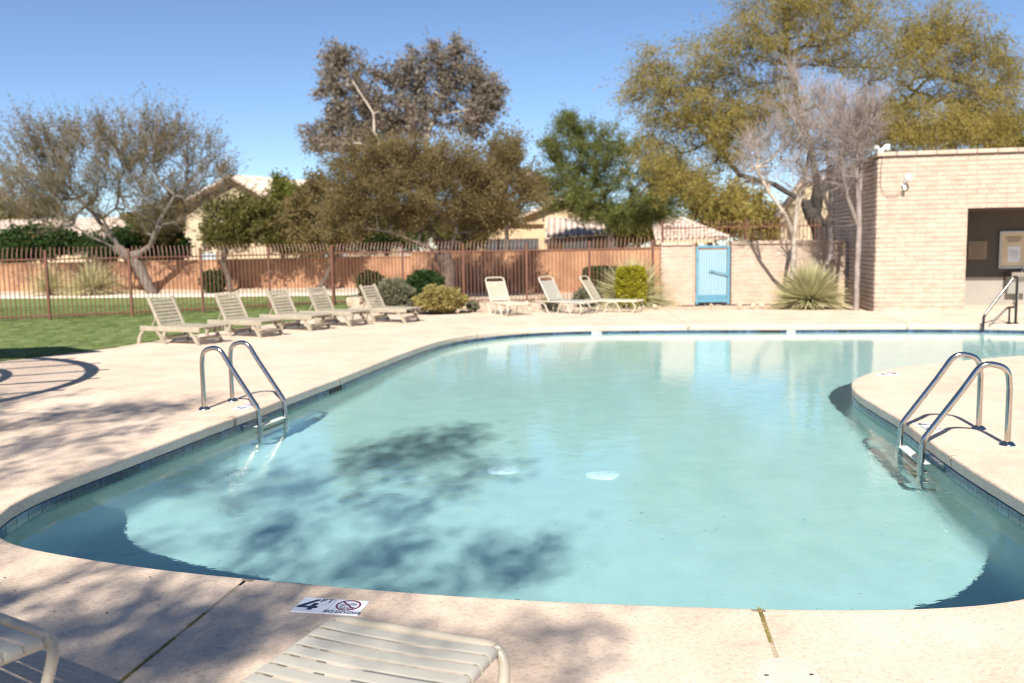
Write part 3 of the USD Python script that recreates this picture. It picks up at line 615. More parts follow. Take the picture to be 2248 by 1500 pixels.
part('rail', tube(fillet([(-.03, 0, -.12), (-.02, 0, .16), (.56, 0, .86), (.66, .03, .86), (.67, .04, .0)], [0, .1, .06, .05, 0]), .024, 12), m_steeld, t)
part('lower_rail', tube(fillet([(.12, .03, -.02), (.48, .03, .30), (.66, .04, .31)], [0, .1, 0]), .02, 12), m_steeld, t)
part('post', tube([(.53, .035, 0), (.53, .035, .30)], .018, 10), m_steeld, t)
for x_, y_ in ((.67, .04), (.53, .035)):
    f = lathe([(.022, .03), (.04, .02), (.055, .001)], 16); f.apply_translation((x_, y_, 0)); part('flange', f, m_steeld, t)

# ------------------------------------------------------------------ slatted resin loungers
def lounger(label):
    t = thing('slatted_lounger', label, 'lounger', group='beige slatted loungers in a row by the lawn')
    Ln, Wd, Z = 1.42, .58, .265
    for sy in (-1, 1):
        y = sy*(Wd/2)
        part('side_rail', cbox((Ln/2-.03, y, Z), (Ln-.06, .035, .085), .008), m_resin, t)
        for x0, x1, xm in ((.10, -.06, -.02), (.36, .56, .49), (1.12, 1.32, 1.24)):
            pp = fillet([(x0, 0, Z-.01), (xm if x0 < .2 else x0+.10, 0, .15), (x1, 0, .0)], .2, 5)
            V = np.vstack([pp+[dx, y+dy-sy*.012, 0] for dx, dy in ((-.032, -.02), (.032, -.02), (.032, .02), (-.032, .02))]); n = len(pp); Fc = []
            for r in range(4):
                q = (r+1) % 4
                for i in range(n-1): Fc += [(r*n+i, r*n+i+1, q*n+i+1), (r*n+i, q*n+i+1, q*n+i)]
            Fc += [(0, n, 2*n), (0, 2*n, 3*n), (n-1, 3*n-1, 2*n-1), (n-1, 4*n-1, 3*n-1)]
            mm = trimesh.Trimesh(V, np.array(Fc), process=False); mm.fix_normals(); part('leg', mm, m_resin, t, smooth=30)
    for x in (.50, 1.26): part('stretcher', cbox((x, 0, .10), (.03, Wd-.04, .07), .006), m_resin, t)
    x = .53
    while x < Ln-.02:
        part('seat_slat', cbox((x, 0, Z+.044), (.082, Wd-.03, .018), .005), m_resin, t); x += .0955
    A = math.radians(63); d = np.array([-math.cos(A), 0, math.sin(A)]); o = np.array([.46, 0, Z+.03]); BLn = .545
    for sy in (-1, 1): part('back_stile', beam(o+[0, sy*.262, 0]-d*.05, o+[0, sy*.262, 0]+d*(BLn+.02), .042, .05, up=(d[2], 0, -d[0])), m_resin, t)
    for i in range(8): part('back_slat', beam(o+[0, -.245, 0]+d*(.045+.067*i), o+[0, .245, 0]+d*(.045+.067*i), .049, .018, up=(d[2], 0, -d[0])), m_resin, t)
    [part('prop', beam((.18, sy*.2, Z), o+[0, sy*.2, 0]+d*.24-[.02, 0, 0], .03, .03, up=(0, 1, 0)), m_resin, t) for sy in (-1, 1)]
    return t
lab = ['slatted beige lounger nearest the camera, at the lawn corner', 'second slatted lounger from the lawn corner', 'middle slatted lounger of the row of five along the lawn', 'fourth slatted lounger from the lawn corner, its seat overlapped by the third', 'slatted lounger beside the grey green shrub, farthest of its row']
l0 = lounger(lab[0])
spots = [((-6.50, 15.45), -25), ((-5.72, 16.62), -29), ((-5.06, 17.75), -29), ((-4.45, 18.55), -28), ((-3.44, 19.12), -25)]
def back_corner(p, deg):                                                 # p: near-side back corner of the seat
    a = math.radians(deg); w = np.array([-math.sin(a), math.cos(a)]); q = np.array(p)+w*.31; return (q[0], q[1], 0), a
for i, (p, dg) in enumerate(spots):
    loc, a = back_corner(p, dg)
    if i == 0:
        x = UsdGeom.Xformable(l0); ops = x.GetOrderedXformOps(); ops[0].Set(Gf.Vec3d(*map(float, loc))); ops[1].Set(math.degrees(a))
    else: dup(l0, loc, a, lab[i])

# ------------------------------------------------------------------ strap chaises
def strap(x, half, r, w, z, m=None):
    """a vinyl band across two rails at y = +-half, wrapped round them"""
    a = np.linspace(PI/2, -PI*.75, 8); R = r+.003
    pr_ = [(half + R*math.cos(q), z + R*math.sin(q)) for q in a]
    mid = [(y, z+R-.006*(1-(y/half)**2)) for y in np.linspace(-half*.9, half*.9, 5)]
    path = [(-y, q) for y, q in pr_[::-1]] + mid + pr_
    P = np.array(path); n = len(P); e = np.array([-.5, -.44, .44, .5])*w; dz = [(-.0015), .0005, .0005, -.0015]
    V = np.vstack([np.c_[np.full(n, x+ex), P[:, 0], P[:, 1]+ez*(1 if True else 0)] for ex, ez in zip(e, dz)]); Fc = []
    for r_ in range(3):
        for i in range(n-1):
            A, B, C_, D = r_*n+i, r_*n+i+1, (r_+1)*n+i+1, (r_+1)*n+i; Fc += [(A, B, C_), (A, C_, D)]
    nrm = np.gradient(P, axis=0); nrm /= np.linalg.norm(nrm, axis=1, keepdims=True); nn = np.c_[np.zeros(n), nrm[:, 1], -nrm[:, 0]]
    V2 = V + np.tile(nn, (4, 1))*.003; k = len(V); Fb = [(b+k, a_+k, c+k) for a_, b, c in Fc]
    for i in range(n-1): Fb += [(i, i+1+k, i+1), (i, i+k, i+1+k), (3*n+i, 3*n+i+1, 3*n+i+1+k), (3*n+i, 3*n+i+1+k, 3*n+i+k)]
    mm = trimesh.Trimesh(np.vstack([V, V2]), np.array(Fc+Fb), process=False); mm.fix_normals(); return mm
def chaise(label, ms, mf, r=.016, Ls_=1.15, half=.285, Z=.30, bl=.74, ang=58, pitch=.064, sw=.052, group=None, arch=True):
    """local x: from the hinge (0) to the foot end (Ls_)"""
    t = thing('strap_chaise', label, 'lounger', group=group)
    if arch: part('seat_frame', tube(fillet([(-.42, -half, Z), (Ls_, -half, Z), (Ls_, half, Z), (-.42, half, Z)], .085, 6), r, 12), mf, t)
    else:
        for sy in (-1, 1): part('side_rail', tube([(-.42, sy*half, Z-.004), (Ls_-.02, sy*half, Z-.004), (Ls_-.006, sy*(half+.012), Z)], r*.95, 12), mf, t)
    x = Ls_-(.045 if arch else .064)
    while x > .02:
        hh = half - .085 + math.sqrt(max(.085**2-(x-(Ls_-.085))**2, 0)) if arch and x > Ls_-.085 else half
        part('seat_strap', strap(x, hh, r, sw, Z), ms, t, smooth=50); x -= pitch
    a = math.radians(ang); R = T.rotation_matrix(-(PI-a), (0, 1, 0)); R2 = R.copy(); R2[:3, 3] = (0.0, 0, Z+.012)
    bf = tube(fillet([(0, -half+.035, 0), (bl, -half+.035, 0), (bl, half-.035, 0), (0, half-.035, 0)], .085, 6), r*.9, 10); bf.apply_transform(R2); part('back_frame', bf, mf, t)
    x = .05
    while x < bl-.10:
        s = strap(0, half-.035, r*.9, sw*.92, 0); s.vertices[:, 2] *= -1; s.invert(); s.apply_translation((x, 0, 0)); s.apply_transform(R2); part('back_strap', s, ms, t, smooth=50); x += pitch*.93
    for sy in (-1, 1):
        y = sy*(half+.004)
        if arch:
            part('leg', tube(fillet([(-.36, y, 0), (-.30, y, Z*.8), (-.12, y, Z*.86), (.02, y, 0)], .12, 7), r*.85, 10), mf, t)
            part('leg', tube(fillet([(Ls_-.09, y, Z-.01), (Ls_-.01, y+sy*.0, Z*.45), (Ls_-.10, y+sy*.02, .004)], .12, 7), r*.85, 10), mf, t)
            part('leg', tube(fillet([(.30, y, 0), (.38, y, Z*.93), (.60, y, Z*.93), (.70, y, 0)], .12, 7), r*.8, 8), mf, t)
        else:
            part('leg', tube(fillet([(-.36, y, Z), (-.30, y+sy*.02, .012), (.0, y+sy*.02, .012), (.06, y, Z)], .07, 7), r, 12), mf, t)
    if not arch: part('foot_frame', tube(fillet([(Ls_-.13, -half-.045, .004), (Ls_, -half-.035, Z+.004), (Ls_, half+.035, Z+.004), (Ls_-.13, half+.045, .004)], .075, 9), r, 14), mf, t)
    part('under_brace', tube([(.30, -half, Z-.03), (.30, 0, Z-.06), (.30, half, Z-.03)], r*.7, 8), mf, t)
    return t
def place(o, x, y, deg):
    ops = UsdGeom.Xformable(o).GetOrderedXformOps(); ops[0].Set(Gf.Vec3d(x, y, 0)); ops[1].Set(deg)
GR = 'strap loungers on the far deck'
c0 = chaise('cream strap lounger standing alone in front of the brown fence', m_strapw, m_framew, group=GR, pitch=.062, sw=.043, half=.27, Ls_=1.08, Z=.27, bl=.65)
place(c0, -.26, 20.95, -66)
c1 = chaise('greyish strap lounger between two cream strap loungers', m_strapg, m_framew, group=GR, pitch=.062, sw=.043, half=.27, Ls_=1.08, Z=.27, bl=.65)
place(c1, 1.05, 20.95, -46)
dup(c0, (2.02, 20.95, 0), math.radians(-28), 'cream strap lounger beside the clipped yellow green shrub')
f0 = chaise('beige strap lounger whose foot end fills the bottom of the picture', m_strapb, m_frameb, r=.0185, Ls_=1.15, half=.29, Z=.35, pitch=.0655, sw=.0525, arch=False, ang=12, group='strap loungers on the near deck')
def place_foot(o, foot_mid, deg, Ls_=1.15):
    a = math.radians(deg); place(o, foot_mid[0]-math.cos(a)*Ls_, foot_mid[1]-math.sin(a)*Ls_, deg)
place_foot(f0, (-.335, 2.765), 68)
a1 = math.radians(58); fm = (-1.765, 2.93)
dup(f0, (fm[0]-math.cos(a1)*1.15, fm[1]-math.sin(a1)*1.15, 0), a1, 'beige strap lounger cut off at the lower left, its frame corner in view')

# ------------------------------------------------------------------ deck markers, lid
def text_part(s, h, loc, m, parent, name, bold=True, shear=0., center=True, depth=.0008, wide=1.):
    tm = meshkit.text_mesh(s, h, depth, bold)
    tm.vertices[:, 0] *= wide
    if shear: tm.vertices[:, 0] += tm.vertices[:, 1]*shear
    if center: tm.apply_translation((-(tm.bounds[0][0]+tm.bounds[1][0])/2, 0, 0))
    tm.apply_translation(loc); return part(name, tm, m, parent, smooth=False)
def deck_marker(loc, rot, label):
    t = thing('depth_marker', label, 'depth marker', loc, rot)
    for k in (0, 1): part('tile', cbox((-.079+.158*k, 0, .002), (.155, .155, .006), .0015), m_white, t, smooth=False)
    Z = .0052
    text_part('4', .108, (-.100, -.052, Z), m_ink, t, 'numeral', shear=.12, wide=1.15); text_part('FT', .036, (-.032, .032, Z), m_ink, t, 'lettering', shear=.08, bold=True)
    text_part('NO DIVING', .0225, (.076, -.069, Z), m_ink, t, 'lettering', shear=.1)
    ring = extr(Point(0, 0).buffer(.057, 24).difference(Point(0, 0).buffer(.048, 24)), .0008, Z); ring.apply_translation((.079, .016, 0)); part('ban_ring', ring, m_red, t, smooth=False)
    sl = box((0, 0, Z+.0005), (.098, .008, .0009), T.rotation_matrix(-PI/4, (0, 0, 1))); sl.apply_translation((.079, .016, 0)); part('ban_slash', sl, m_red, t, smooth=False)
    text_part('SHALLOW', .0105, (.079, -.010, Z), m_ink, t, 'lettering'); text_part('WATER', .0105, (.079, -.026, Z), m_ink, t, 'lettering')
    fig = [box((.0, .012, Z+.0003), (.072, .0045, .0007), T.rotation_matrix(.62, (0, 0, 1))), box((.02, .010, Z+.0003), (.04, .004, .0007), T.rotation_matrix(.45, (0, 0, 1)))]
    wv = [tube([(q, .004+.003*math.sin(q*420), Z+.0004) for q in np.linspace(a_, b_, 9)], .0011, 4) for a_, b_ in ((-.042, -.012), (.015, .042))]
    for m_ in fig+wv: m_.apply_translation((.079, .016, 0))
    part('diver_figure', fig, m_ink, t, smooth=False); [part('wave_line', w_, m_ink, t, smooth=False) for w_ in wv]; return t
mk = deck_marker((-.835, 3.835, .0), math.atan2(-.08, .31)*.75, 'white depth marker reading 4 FT on the near deck edge')
dup(mk, (-2.73, 8.98, 0), PI*.43, 'white depth marker on the deck between the left ladder posts and the pool')
dup(mk, (3.52, 7.42, 0), -PI*.52, 'white depth marker under the right ladder rails')
dup(mk, (4.46, 10.42, 0), PI*.2, 'white depth marker near the tip of the deck peninsula')
t = thing('deck_cover', 'round beige lid with two finger holes in the near deck', 'lid', (1.0, 3.135, 0))
part('lid', lathe([(.0, .006), (.060, .006), (.064, .0045), (.070, .006), (.110, .006), (.117, .002), (.118, -.01)], 40), m_lid, t)
part('rim', lathe([(.121, -.01), (.121, .003), (.127, .004), (.131, .0005)], 40), m_lid, t)
for sx in (-1, 1): part('finger_hole', cbox((sx*.083, -.012, .0065), (.016, .010, .0016), .0005), m_black, t)
rng = np.random.default_rng(21)
for px_, py_, i in ((-.10, 8.02, 0), (.79, 7.80, 1)):
    t = thing('floor_drain', ['round white drain cover on the pool floor, the left one of two', 'round white drain cover on the pool floor, the right one of two'][i], 'drain', (px_, py_, 0))
    zz = float(floor_z(np.array([[px_, py_]]))[0])
    c = lathe([(.0, .035), (.08, .033), (.14, .016), (.155, .002)], 28); c.apply_translation((0, 0, zz)); part('cover', c, m_drain, t)
    part('slots', [box((0, -.08+.04*k, zz+.034), (.15, .008, .004)) for k in range(5)], m_grout, t, smooth=False)
# floating and sunken debris
pp = []
while len(pp) < 260:
    q = rng.uniform((-2.6, 4.2), (3.0, 8.5)); 
    if Polygon(off(-.05)).contains(Point(q)) and (q[0] > -.4 or rng.random() < .35): pp.append(q)
pp = np.array(pp); V = []; 
for q in pp:
    a = rng.uniform(0, PI); s = rng.choice([.006, .009, .013], p=[.6, .3, .1]); d = np.array([math.cos(a), math.sin(a)])*s; e = np.array([-d[1], d[0]])*.38
    zz = WATER+.0025 if rng.random() < .45 else floor_z(np.array([q]))[0]+.004
    V += [[*(q-d), zz], [*(q-e), zz+.001], [*(q+d), zz], [*(q+e), zz+.001]]
i = np.arange(len(V)).reshape(-1, 4)
tag(part('leaf_litter', trimesh.Trimesh(np.array(V), np.vstack([i[:, [0, 1, 2]], i[:, [0, 2, 3]]]), process=False), m_leafdeb, None, False), 'tiny dry leaflets floating and sunk in the near part of the pool', 'leaf litter', kind='stuff')
V = []
for k in range(70):
    q = rng.uniform((-3.5, 1.5), (3.5, 4.3)); a = rng.uniform(0, PI); s = rng.choice([.005, .009, .012]); d = np.array([math.cos(a), math.sin(a)])*s; e = np.array([-d[1], d[0]])*.35
    if Polygon(off(.06)).contains(Point(q)): continue
    V += [[*(q-d), .003], [*(q-e), .004], [*(q+d), .003], [*(q+e), .004]]
i = np.arange(len(V)).reshape(-1, 4)
tag(part('deck_litter', trimesh.Trimesh(np.array(V), np.vstack([i[:, [0, 1, 2]], i[:, [0, 2, 3]]]), process=False), m_leafdeb, None, False), 'few dry leaflets scattered on the near deck', 'leaf litter', kind='stuff')

# ------------------------------------------------------------------ round slatted shade left of the frame (its shadow lies on the deck)
SX, SY, SZ = -8.95, 8.05, 2.6
t = thing('shade_pergola', 'round slatted shade on posts beside the deck', 'pergola', (SX, SY, 0))
for R_, w in ((3.12, .16), (2.1, .12)):
    part('ring', tube([(R_*math.cos(a), R_*math.sin(a), SZ) for a in np.linspace(0, 2*PI, 73)], w/2*1.0, 8, False), m_wood, t)
for k in range(-3, 4):
    c = k*.85; h = math.sqrt(3.3**2-c*c)
    dr = np.array([math.cos(.42), math.sin(.42)]); nr = np.array([-dr[1], dr[0]])
    part('rafter', beam((*(nr*c-dr*h), SZ+.05), (*(nr*c+dr*h), SZ+.05), .05, .07), m_wood, t)
for k in range(-26, 27):
    c = k*.115; h = math.sqrt(max(3.05**2-c*c, .01)); dr = np.array([math.cos(.36), math.sin(.36)]); nr = np.array([-dr[1], dr[0]])
    part('slat', beam((*(nr*c-dr*h), SZ+.11), (*(nr*c+dr*h), SZ+.11), .028, .012), m_wood, t)
for a in (.3, 1.9, 3.4, 5.0): part('post', tube([(2.1*math.cos(a), 2.1*math.sin(a), 0), (2.1*math.cos(a), 2.1*math.sin(a), SZ)], .06, 12), m_iron, t)
tip = np.array([-6.62, 14.25])-np.array([.40, 2.63])
part('solid_panel', extr(Polygon([(tip[0]-SX, tip[1]-SY), (-8.2-SX, 12.6-SY), (-13-SX, 11.2-SY), (-13-SX, 10.2-SY), (-7.6-SX, 11.05-SY)]), .05, SZ), m_wood, t, smooth=False)  # unseen panel, added and shaped to throw the wedge of shadow on the lawn
part('post', tube([(-10.5-SX, 11.2-SY, 0), (-10.5-SX, 11.2-SY, SZ)], .06, 12), m_iron, t)
# ------------------------------------------------------------------ vegetation
def frusta(P0, P1, R0, R1, sides):
    """many tapered rods as one mesh"""
    P0, P1 = np.asarray(P0), np.asarray(P1); n = len(P0)
    if n == 0: return trimesh.Trimesh()
    d = P1-P0; d /= np.linalg.norm(d, axis=1, keepdims=True)+1e-9
    a = np.cross(d, np.where(np.abs(d[:, 2:]) < .9, [0, 0, 1.], [1., 0, 0])); a /= np.linalg.norm(a, axis=1, keepdims=True); b = np.cross(d, a)
    g = np.arange(sides)*2*PI/sides; c, s = np.cos(g)[None, :, None], np.sin(g)[None, :, None]
    e = c*a[:, None]+s*b[:, None]
    V = np.concatenate([P0[:, None]+e*np.asarray(R0)[:, None, None], P1[:, None]+e*np.asarray(R1)[:, None, None]], 1)
    j = np.arange(sides); k = (j+1) % sides; f = np.vstack([np.c_[j, k, k+sides], np.c_[j, k+sides, j+sides]])
    F_ = (f[None]+(np.arange(n)*2*sides)[:, None, None]).reshape(-1, 3)
    return trimesh.Trimesh(V.reshape(-1, 3), F_, process=False)
def leafquads(P, size, rng, elong=2., dirs=None, var=.4):
    n = len(P); s = size*rng.uniform(1-var, 1+var, n)[:, None]
    u = rng.normal(size=(n, 3)) if dirs is None else dirs + rng.normal(0, .45, (n, 3)); u /= np.linalg.norm(u, axis=1, keepdims=True)
    w = np.cross(u, rng.normal(size=(n, 3))); w /= np.linalg.norm(w, axis=1, keepdims=True)
    V = np.stack([P-u*s*elong/2, P+w*s/2, P+u*s*elong/2, P-w*s/2], 1).reshape(-1, 3)
    i = np.arange(4*n).reshape(-1, 4)
    return trimesh.Trimesh(V, np.vstack([i[:, [0, 1, 2]], i[:, [0, 2, 3]]]), process=False)
def inlobes(lobes, n, rng, shell=2.6, wts=None):
    c = np.array([l[0] for l in lobes]); r = np.array([l[1] for l in lobes]); w = np.prod(r, 1)**.62; w /= w.sum()
    k = rng.choice(len(lobes), n, p=w); u = rng.normal(size=(n, 3)); u /= np.linalg.norm(u, axis=1, keepdims=True)
    rad = rng.random(n)**(1/shell)
    return c[k] + u*rad[:, None]*r[k], u
def skeleton(trunk, lobes, n, rng, step=.35, shell=2.6, wig=.12, up=.25):
    pos = []; par = []; extra = trunk if isinstance(trunk[0][0], (list, tuple, np.ndarray)) else [trunk]
    for ti, tr in enumerate(extra):
        tr = [np.array(q, float) for q in tr]
        if ti: q0 = int(np.argmin(np.linalg.norm(np.array(pos)-tr[0], axis=1)))
        prev = q0 if ti else -1
        for a, b in zip(tr[:-1], tr[1:]):
            m_ = max(1, int(np.linalg.norm(b-a)/step))
            for k in range(m_ if not (prev == -1) else m_):
                if prev == -1: pos.append(a); par.append(-1); prev = 0
                pos.append(a+(b-a)*(k+1)/m_ + rng.normal(0, wig*step*.25, 3)); par.append(prev); prev = len(pos)-1
    nt_ = len(pos); lim = max(1, int(nt_*.25))
    A, _ = inlobes(lobes, n, rng, shell); A = A[A[:, 2] > .4]
    root = np.array(pos[-1] if len(extra) == 1 else pos[nt_//2])
    A = A[np.argsort(np.linalg.norm(A-root, axis=1))]
    buf = np.zeros((nt_+n*14, 3)); buf[:nt_] = pos; cnt = nt_; depth = np.zeros(nt_+n*14); depth[:nt_] = np.arange(nt_)*step*.1
    buf[:lim, 2] -= 0
    for p in A:
        D = np.linalg.norm(buf[lim:cnt]-p, axis=1) + .28*depth[lim:cnt] + .9*np.maximum(buf[lim:cnt, 2]-p[2]-.1, 0)
        q = lim+int(np.argmin(D)); v = p-buf[q]; Ld = np.linalg.norm(v); m_ = min(max(1, int(Ld/step)), 12); prev = q
        bend = np.array([0, 0, up*Ld*.3]) + rng.normal(0, wig*Ld*.5, 3)
        for k in range(m_):
            u = (k+1)/m_; c = buf[q]+v*u - bend*4*u*(1-u)*.5 + (rng.normal(0, wig*step*.4, 3) if k < m_-1 else 0)
            buf[cnt] = c; par.append(prev); depth[cnt] = depth[prev]+np.linalg.norm(c-buf[prev]); prev = cnt; cnt += 1
    return buf[:cnt].copy(), np.array(par), nt_
def tree(name, label, trunk, lobes, bark, leafm, seed, n=420, r0=.18, tipr=.008, leaves=20000, leaf=.07, elong=2., twigs=5, twl=.55, group=None, cat='tree', shell=2.6, droop=0., outward=.8, wig=.14, expo=.5, upt=.2, sides=6, twr=.0045, leafspread=.06, twsegs=2, twig=None):
    rng = np.random.default_rng(seed)
    pos, par, nt_ = skeleton(trunk, lobes, n, rng, shell=shell, wig=wig)
    N = len(pos); w = np.zeros(N); kids = np.zeros(N, int)
    for i in range(N-1, 0, -1): 
        if par[i] >= 0: kids[par[i]] += 1
    w[kids == 0] = 1
    for i in range(N-1, -1, -1):
        if par[i] >= 0: w[par[i]] += w[i]
    rad = tipr*w**expo; rad *= np.minimum(1, r0/rad.max()) if rad.max() > r0 else 1
    k = rad.max(); rad = np.where(rad > k*.25, rad*(r0/k)**((rad/k-.25)/.75), rad) if k < r0 else rad
    i = np.arange(N); e = i[par >= 0]; p = par[e]
    big = rad[e] > .03
    base = np.array(pos[0]); t = thing(name, label, cat, base, 0, group)
    def loc(m): m.apply_translation(-base); return m
    r1 = np.maximum(rad[e], rad[p]*.72)
    part('trunk', loc(frusta(pos[p][big], pos[e][big]+(pos[e]-pos[p])[big]*.08, rad[p][big], r1[big], sides)), bark, t, smooth=True)
    # twigs
    cand = e[(rad[e] < .035) & (pos[e][:, 2] > 1.0)]
    cen = np.array([l[0] for l in lobes]).mean(0)
    src = np.repeat(cand, twigs); dpar = pos[src]-pos[par[src]]; dpar /= np.linalg.norm(dpar, axis=1, keepdims=True)+1e-9
    outw = pos[src]-cen; outw /= np.linalg.norm(outw, axis=1, keepdims=True)+1e-9
    d = dpar*.6 + outw*outward*.6 + rng.normal(0, .55, (len(src), 3)) + np.array([0, 0, upt]); d /= np.linalg.norm(d, axis=1, keepdims=True)
    st_ = pos[src] - (pos[src]-pos[par[src]])*rng.random((len(src), 1)); Lt = twl*rng.uniform(.4, 1.2, len(src))[:, None]
    q1 = st_+d*Lt*.5; d2 = d + rng.normal(0, .3, d.shape) + np.array([0, 0, -droop]); d2 /= np.linalg.norm(d2, axis=1, keepdims=True); q2 = q1+d2*Lt*.5
    tr = np.full(len(src), twr)
    small = ~big
    ms = [frusta(pos[p][small], pos[e][small], rad[p][small].clip(0, .05), r1[small].clip(0, .05), 4), frusta(st_, q1, tr, tr*.8, 3), frusta(q1, q2, tr*.8, tr*.3, 3)]
    part('branches', loc(trimesh.util.concatenate(ms[:1])), bark, t, smooth=False); part('twigs', loc(trimesh.util.concatenate(ms[1:])), twig or (m_twig if leaves else bark), t, smooth=False)
    if leaves:
        k = rng.integers(0, len(src), leaves); u = rng.random((leaves, 1))**.8
        P = np.where(u < .5, st_[k]+(q1-st_)[k]*u*2, q1[k]+(q2-q1)[k]*(u*2-1)) + rng.normal(0, leafspread, (leaves, 3))
        part('crown', loc(leafquads(P, leaf, rng, elong, dirs=d2[k]+[0, 0, -droop])), leafm, t, smooth=False)
    return t
def lob(Y, *q, dy=None):
    """crown lobes as (pixel x, pixel y, half width, half height) at distance Y"""
    s = FPX/Y; out = []
    for k, v in enumerate(q):
        yy = Y + (v[4] if len(v) > 4 else 0); rx, rz = v[2]/FPX*yy, v[3]/FPX*yy
        out.append((at(v[0], v[1], yy), np.array([rx, dy or .85*max(rx, .7*rz), rz])))
    return out
G = lambda x_, y_, z_=-.05: (x_, y_, z_)
# leaning mesquite at left: base near pixel (345,640)
Y = 33.2
tree('mesquite_tree', 'grey leaning mesquite with thin leaves in front of the terracotta wall', [[G(-13.35, Y, -.1), at(305, 585, Y), at(262, 545, Y), at(225, 480, Y+.3)], [at(290, 570, Y), at(330, 540, Y), at(345, 495, Y-.4), at(385, 430, Y-.6)], [at(275, 555, Y), at(200, 520, Y-.6), at(120, 470, Y-.8)], [at(262, 545, Y), at(205, 470, Y+.5), at(140, 400, Y+.6)]],
     lob(Y, (110, 400, 140, 115), (290, 375, 150, 105), (410, 370, 95, 95), (50, 440, 120, 90), (390, 460, 110, 60), (200, 450, 140, 70), (240, 320, 170, 60), (90, 310, 110, 55), (470, 400, 55, 60), (330, 300, 90, 50)), m_barkg, l_mesq, 1, n=640, r0=0.2, leaves=30000, leaf=0.034, twigs=8, twl=1.15, twr=0.0065, upt=1.0, shell=2.2, tipr=0.0065, twig=m_twigg, outward=0.5, elong=2.6)
# gum tree far behind
Y = 58
tree('gum_tree', 'tall grey green gum tree with pale limbs rising behind the others', [[at(935, 560, Y)-[0, 0, 0], at(936, 430, Y), at(937, 300, Y), at(955, 255, Y), at(970, 215, Y), at(995, 175, Y)], [at(936, 320, Y-1), at(905, 270, Y-2), at(890, 220, Y-2)], [at(936, 420, Y), at(840, 330, Y-1.5), at(822, 290, Y-2), at(820, 250, Y-2), at(775, 180, Y-2)], [at(840, 330, Y-1.5), at(790, 315, Y-2), at(725, 315, Y-2), at(690, 305, Y-2)], [at(955, 255, Y), at(1030, 240, Y-1), at(1060, 215, Y-1)]],
     lob(Y, (765, 195, 68, 85), (745, 130, 30, 28), (800, 260, 75, 50), (700, 300, 38, 32), (855, 200, 45, 50), (905, 165, 42, 48), (985, 150, 62, 58), (1045, 215, 52, 62), (1070, 205, 32, 36), (1030, 270, 45, 30), (890, 260, 55, 40), (950, 215, 50, 45), (770, 300, 60, 30), (1010, 110, 30, 22)), m_barkl, l_gum, 2, n=520, r0=0.3, leaves=46000, leaf=0.1, elong=1.9, twigs=5, twl=.9, twr=0.006, leafspread=.16, shell=3., tipr=0.009, droop=.4)
# brown green mesquite in the middle
Y = 27.2
tree('mesquite_tree', 'dense brownish mesquite with dark trunk between the fence and wall', [[G(-1.98, Y, -.08), at(985, 590, Y), at(975, 545, Y), at(940, 500, Y+.4), at(900, 450, Y+.6)], [at(980, 565, Y), at(1000, 515, Y-.3), at(1010, 460, Y-.5)], [at(975, 548, Y), at(1050, 510, Y+.3), at(1100, 470, Y+.4)], [at(978, 580, Y), at(945, 545, Y-.5), at(860, 510, Y-.6), at(800, 500, Y-.6)]],
     lob(Y, (850, 385, 120, 62), (985, 365, 110, 52), (790, 430, 75, 62), (1070, 420, 85, 58), (930, 435, 150, 60), (1110, 350, 34, 48), (1060, 480, 95, 36), (760, 485, 75, 40), (880, 480, 90, 30), (1150, 440, 45, 40), (900, 345, 90, 36)), m_bark, l_brown, 3, n=760, r0=.22, leaves=150000, leaf=0.026, twigs=6, twl=0.6, twr=0.0035, upt=.5, shell=2.4, leafspread=.09, elong=2.8, tipr=0.006)
# bushy hedge trees behind the left wall
for i, (lb, tr, q, Yy, lm) in enumerate([('olive brown bushy tree behind the wall left of the cream house pillar', None, [(350, 500, 42, 40), (372, 468, 30, 30)], 38.6, l_mesq),
        ('spreading olive tree on a thin bent trunk right of the cream house pillar', [(508, 641), (502, 610), (490, 575), (500, 540)], [(510, 490, 58, 46), (555, 468, 46, 34), (590, 500, 50, 40), (500, 525, 50, 22)], 33.0, l_olive),
        ('yellow green bush with a light top in front of the gable house', None, [(620, 480, 50, 50), (612, 415, 20, 22), (640, 445, 34, 34)], 39, l_lime),
        ('brownish tree on a curved dark trunk left of the dense mesquite', [(690, 637), (715, 612), (728, 585), (735, 560), (725, 530)], [(700, 460, 60, 52), (690, 425, 36, 30), (745, 485, 46, 46), (650, 490, 46, 40), (720, 525, 70, 22)], 32.8, l_brown),
        ('dark green bush seen under the crown of the dense mesquite, left of its trunk', None, [(850, 520, 60, 34), (900, 515, 46, 34), (800, 525, 40, 26)], 37.5, l_dark), ('olive bush seen under the crown of the dense mesquite, right of its trunk', None, [(1010, 522, 46, 28), (1040, 510, 30, 26)], 37.2, l_olive),
        ('leafy bush with bright green leaves above the wall beside the fence post', None, [(700, 530, 80, 26), (640, 532, 60, 22), (770, 520, 60, 30)], 38.3, l_lime)]):
    if tr: P = [at(x_, y_, Yy) for x_, y_ in tr]; P[0][2] = -.05
    else: P = [at(q[0][0], 560, Yy), at(q[0][0], 535, Yy)]; P[0][2] = -.05
    tree('leafy_tree' if tr else 'leafy_bush', lb, P, lob(Yy, *q), m_bark, lm, 40+i, n=190, r0=.10, leaves=16000, leaf=.06, twigs=4, twl=.55, leafspread=.10, cat='tree' if tr else 'bush', upt=.4)
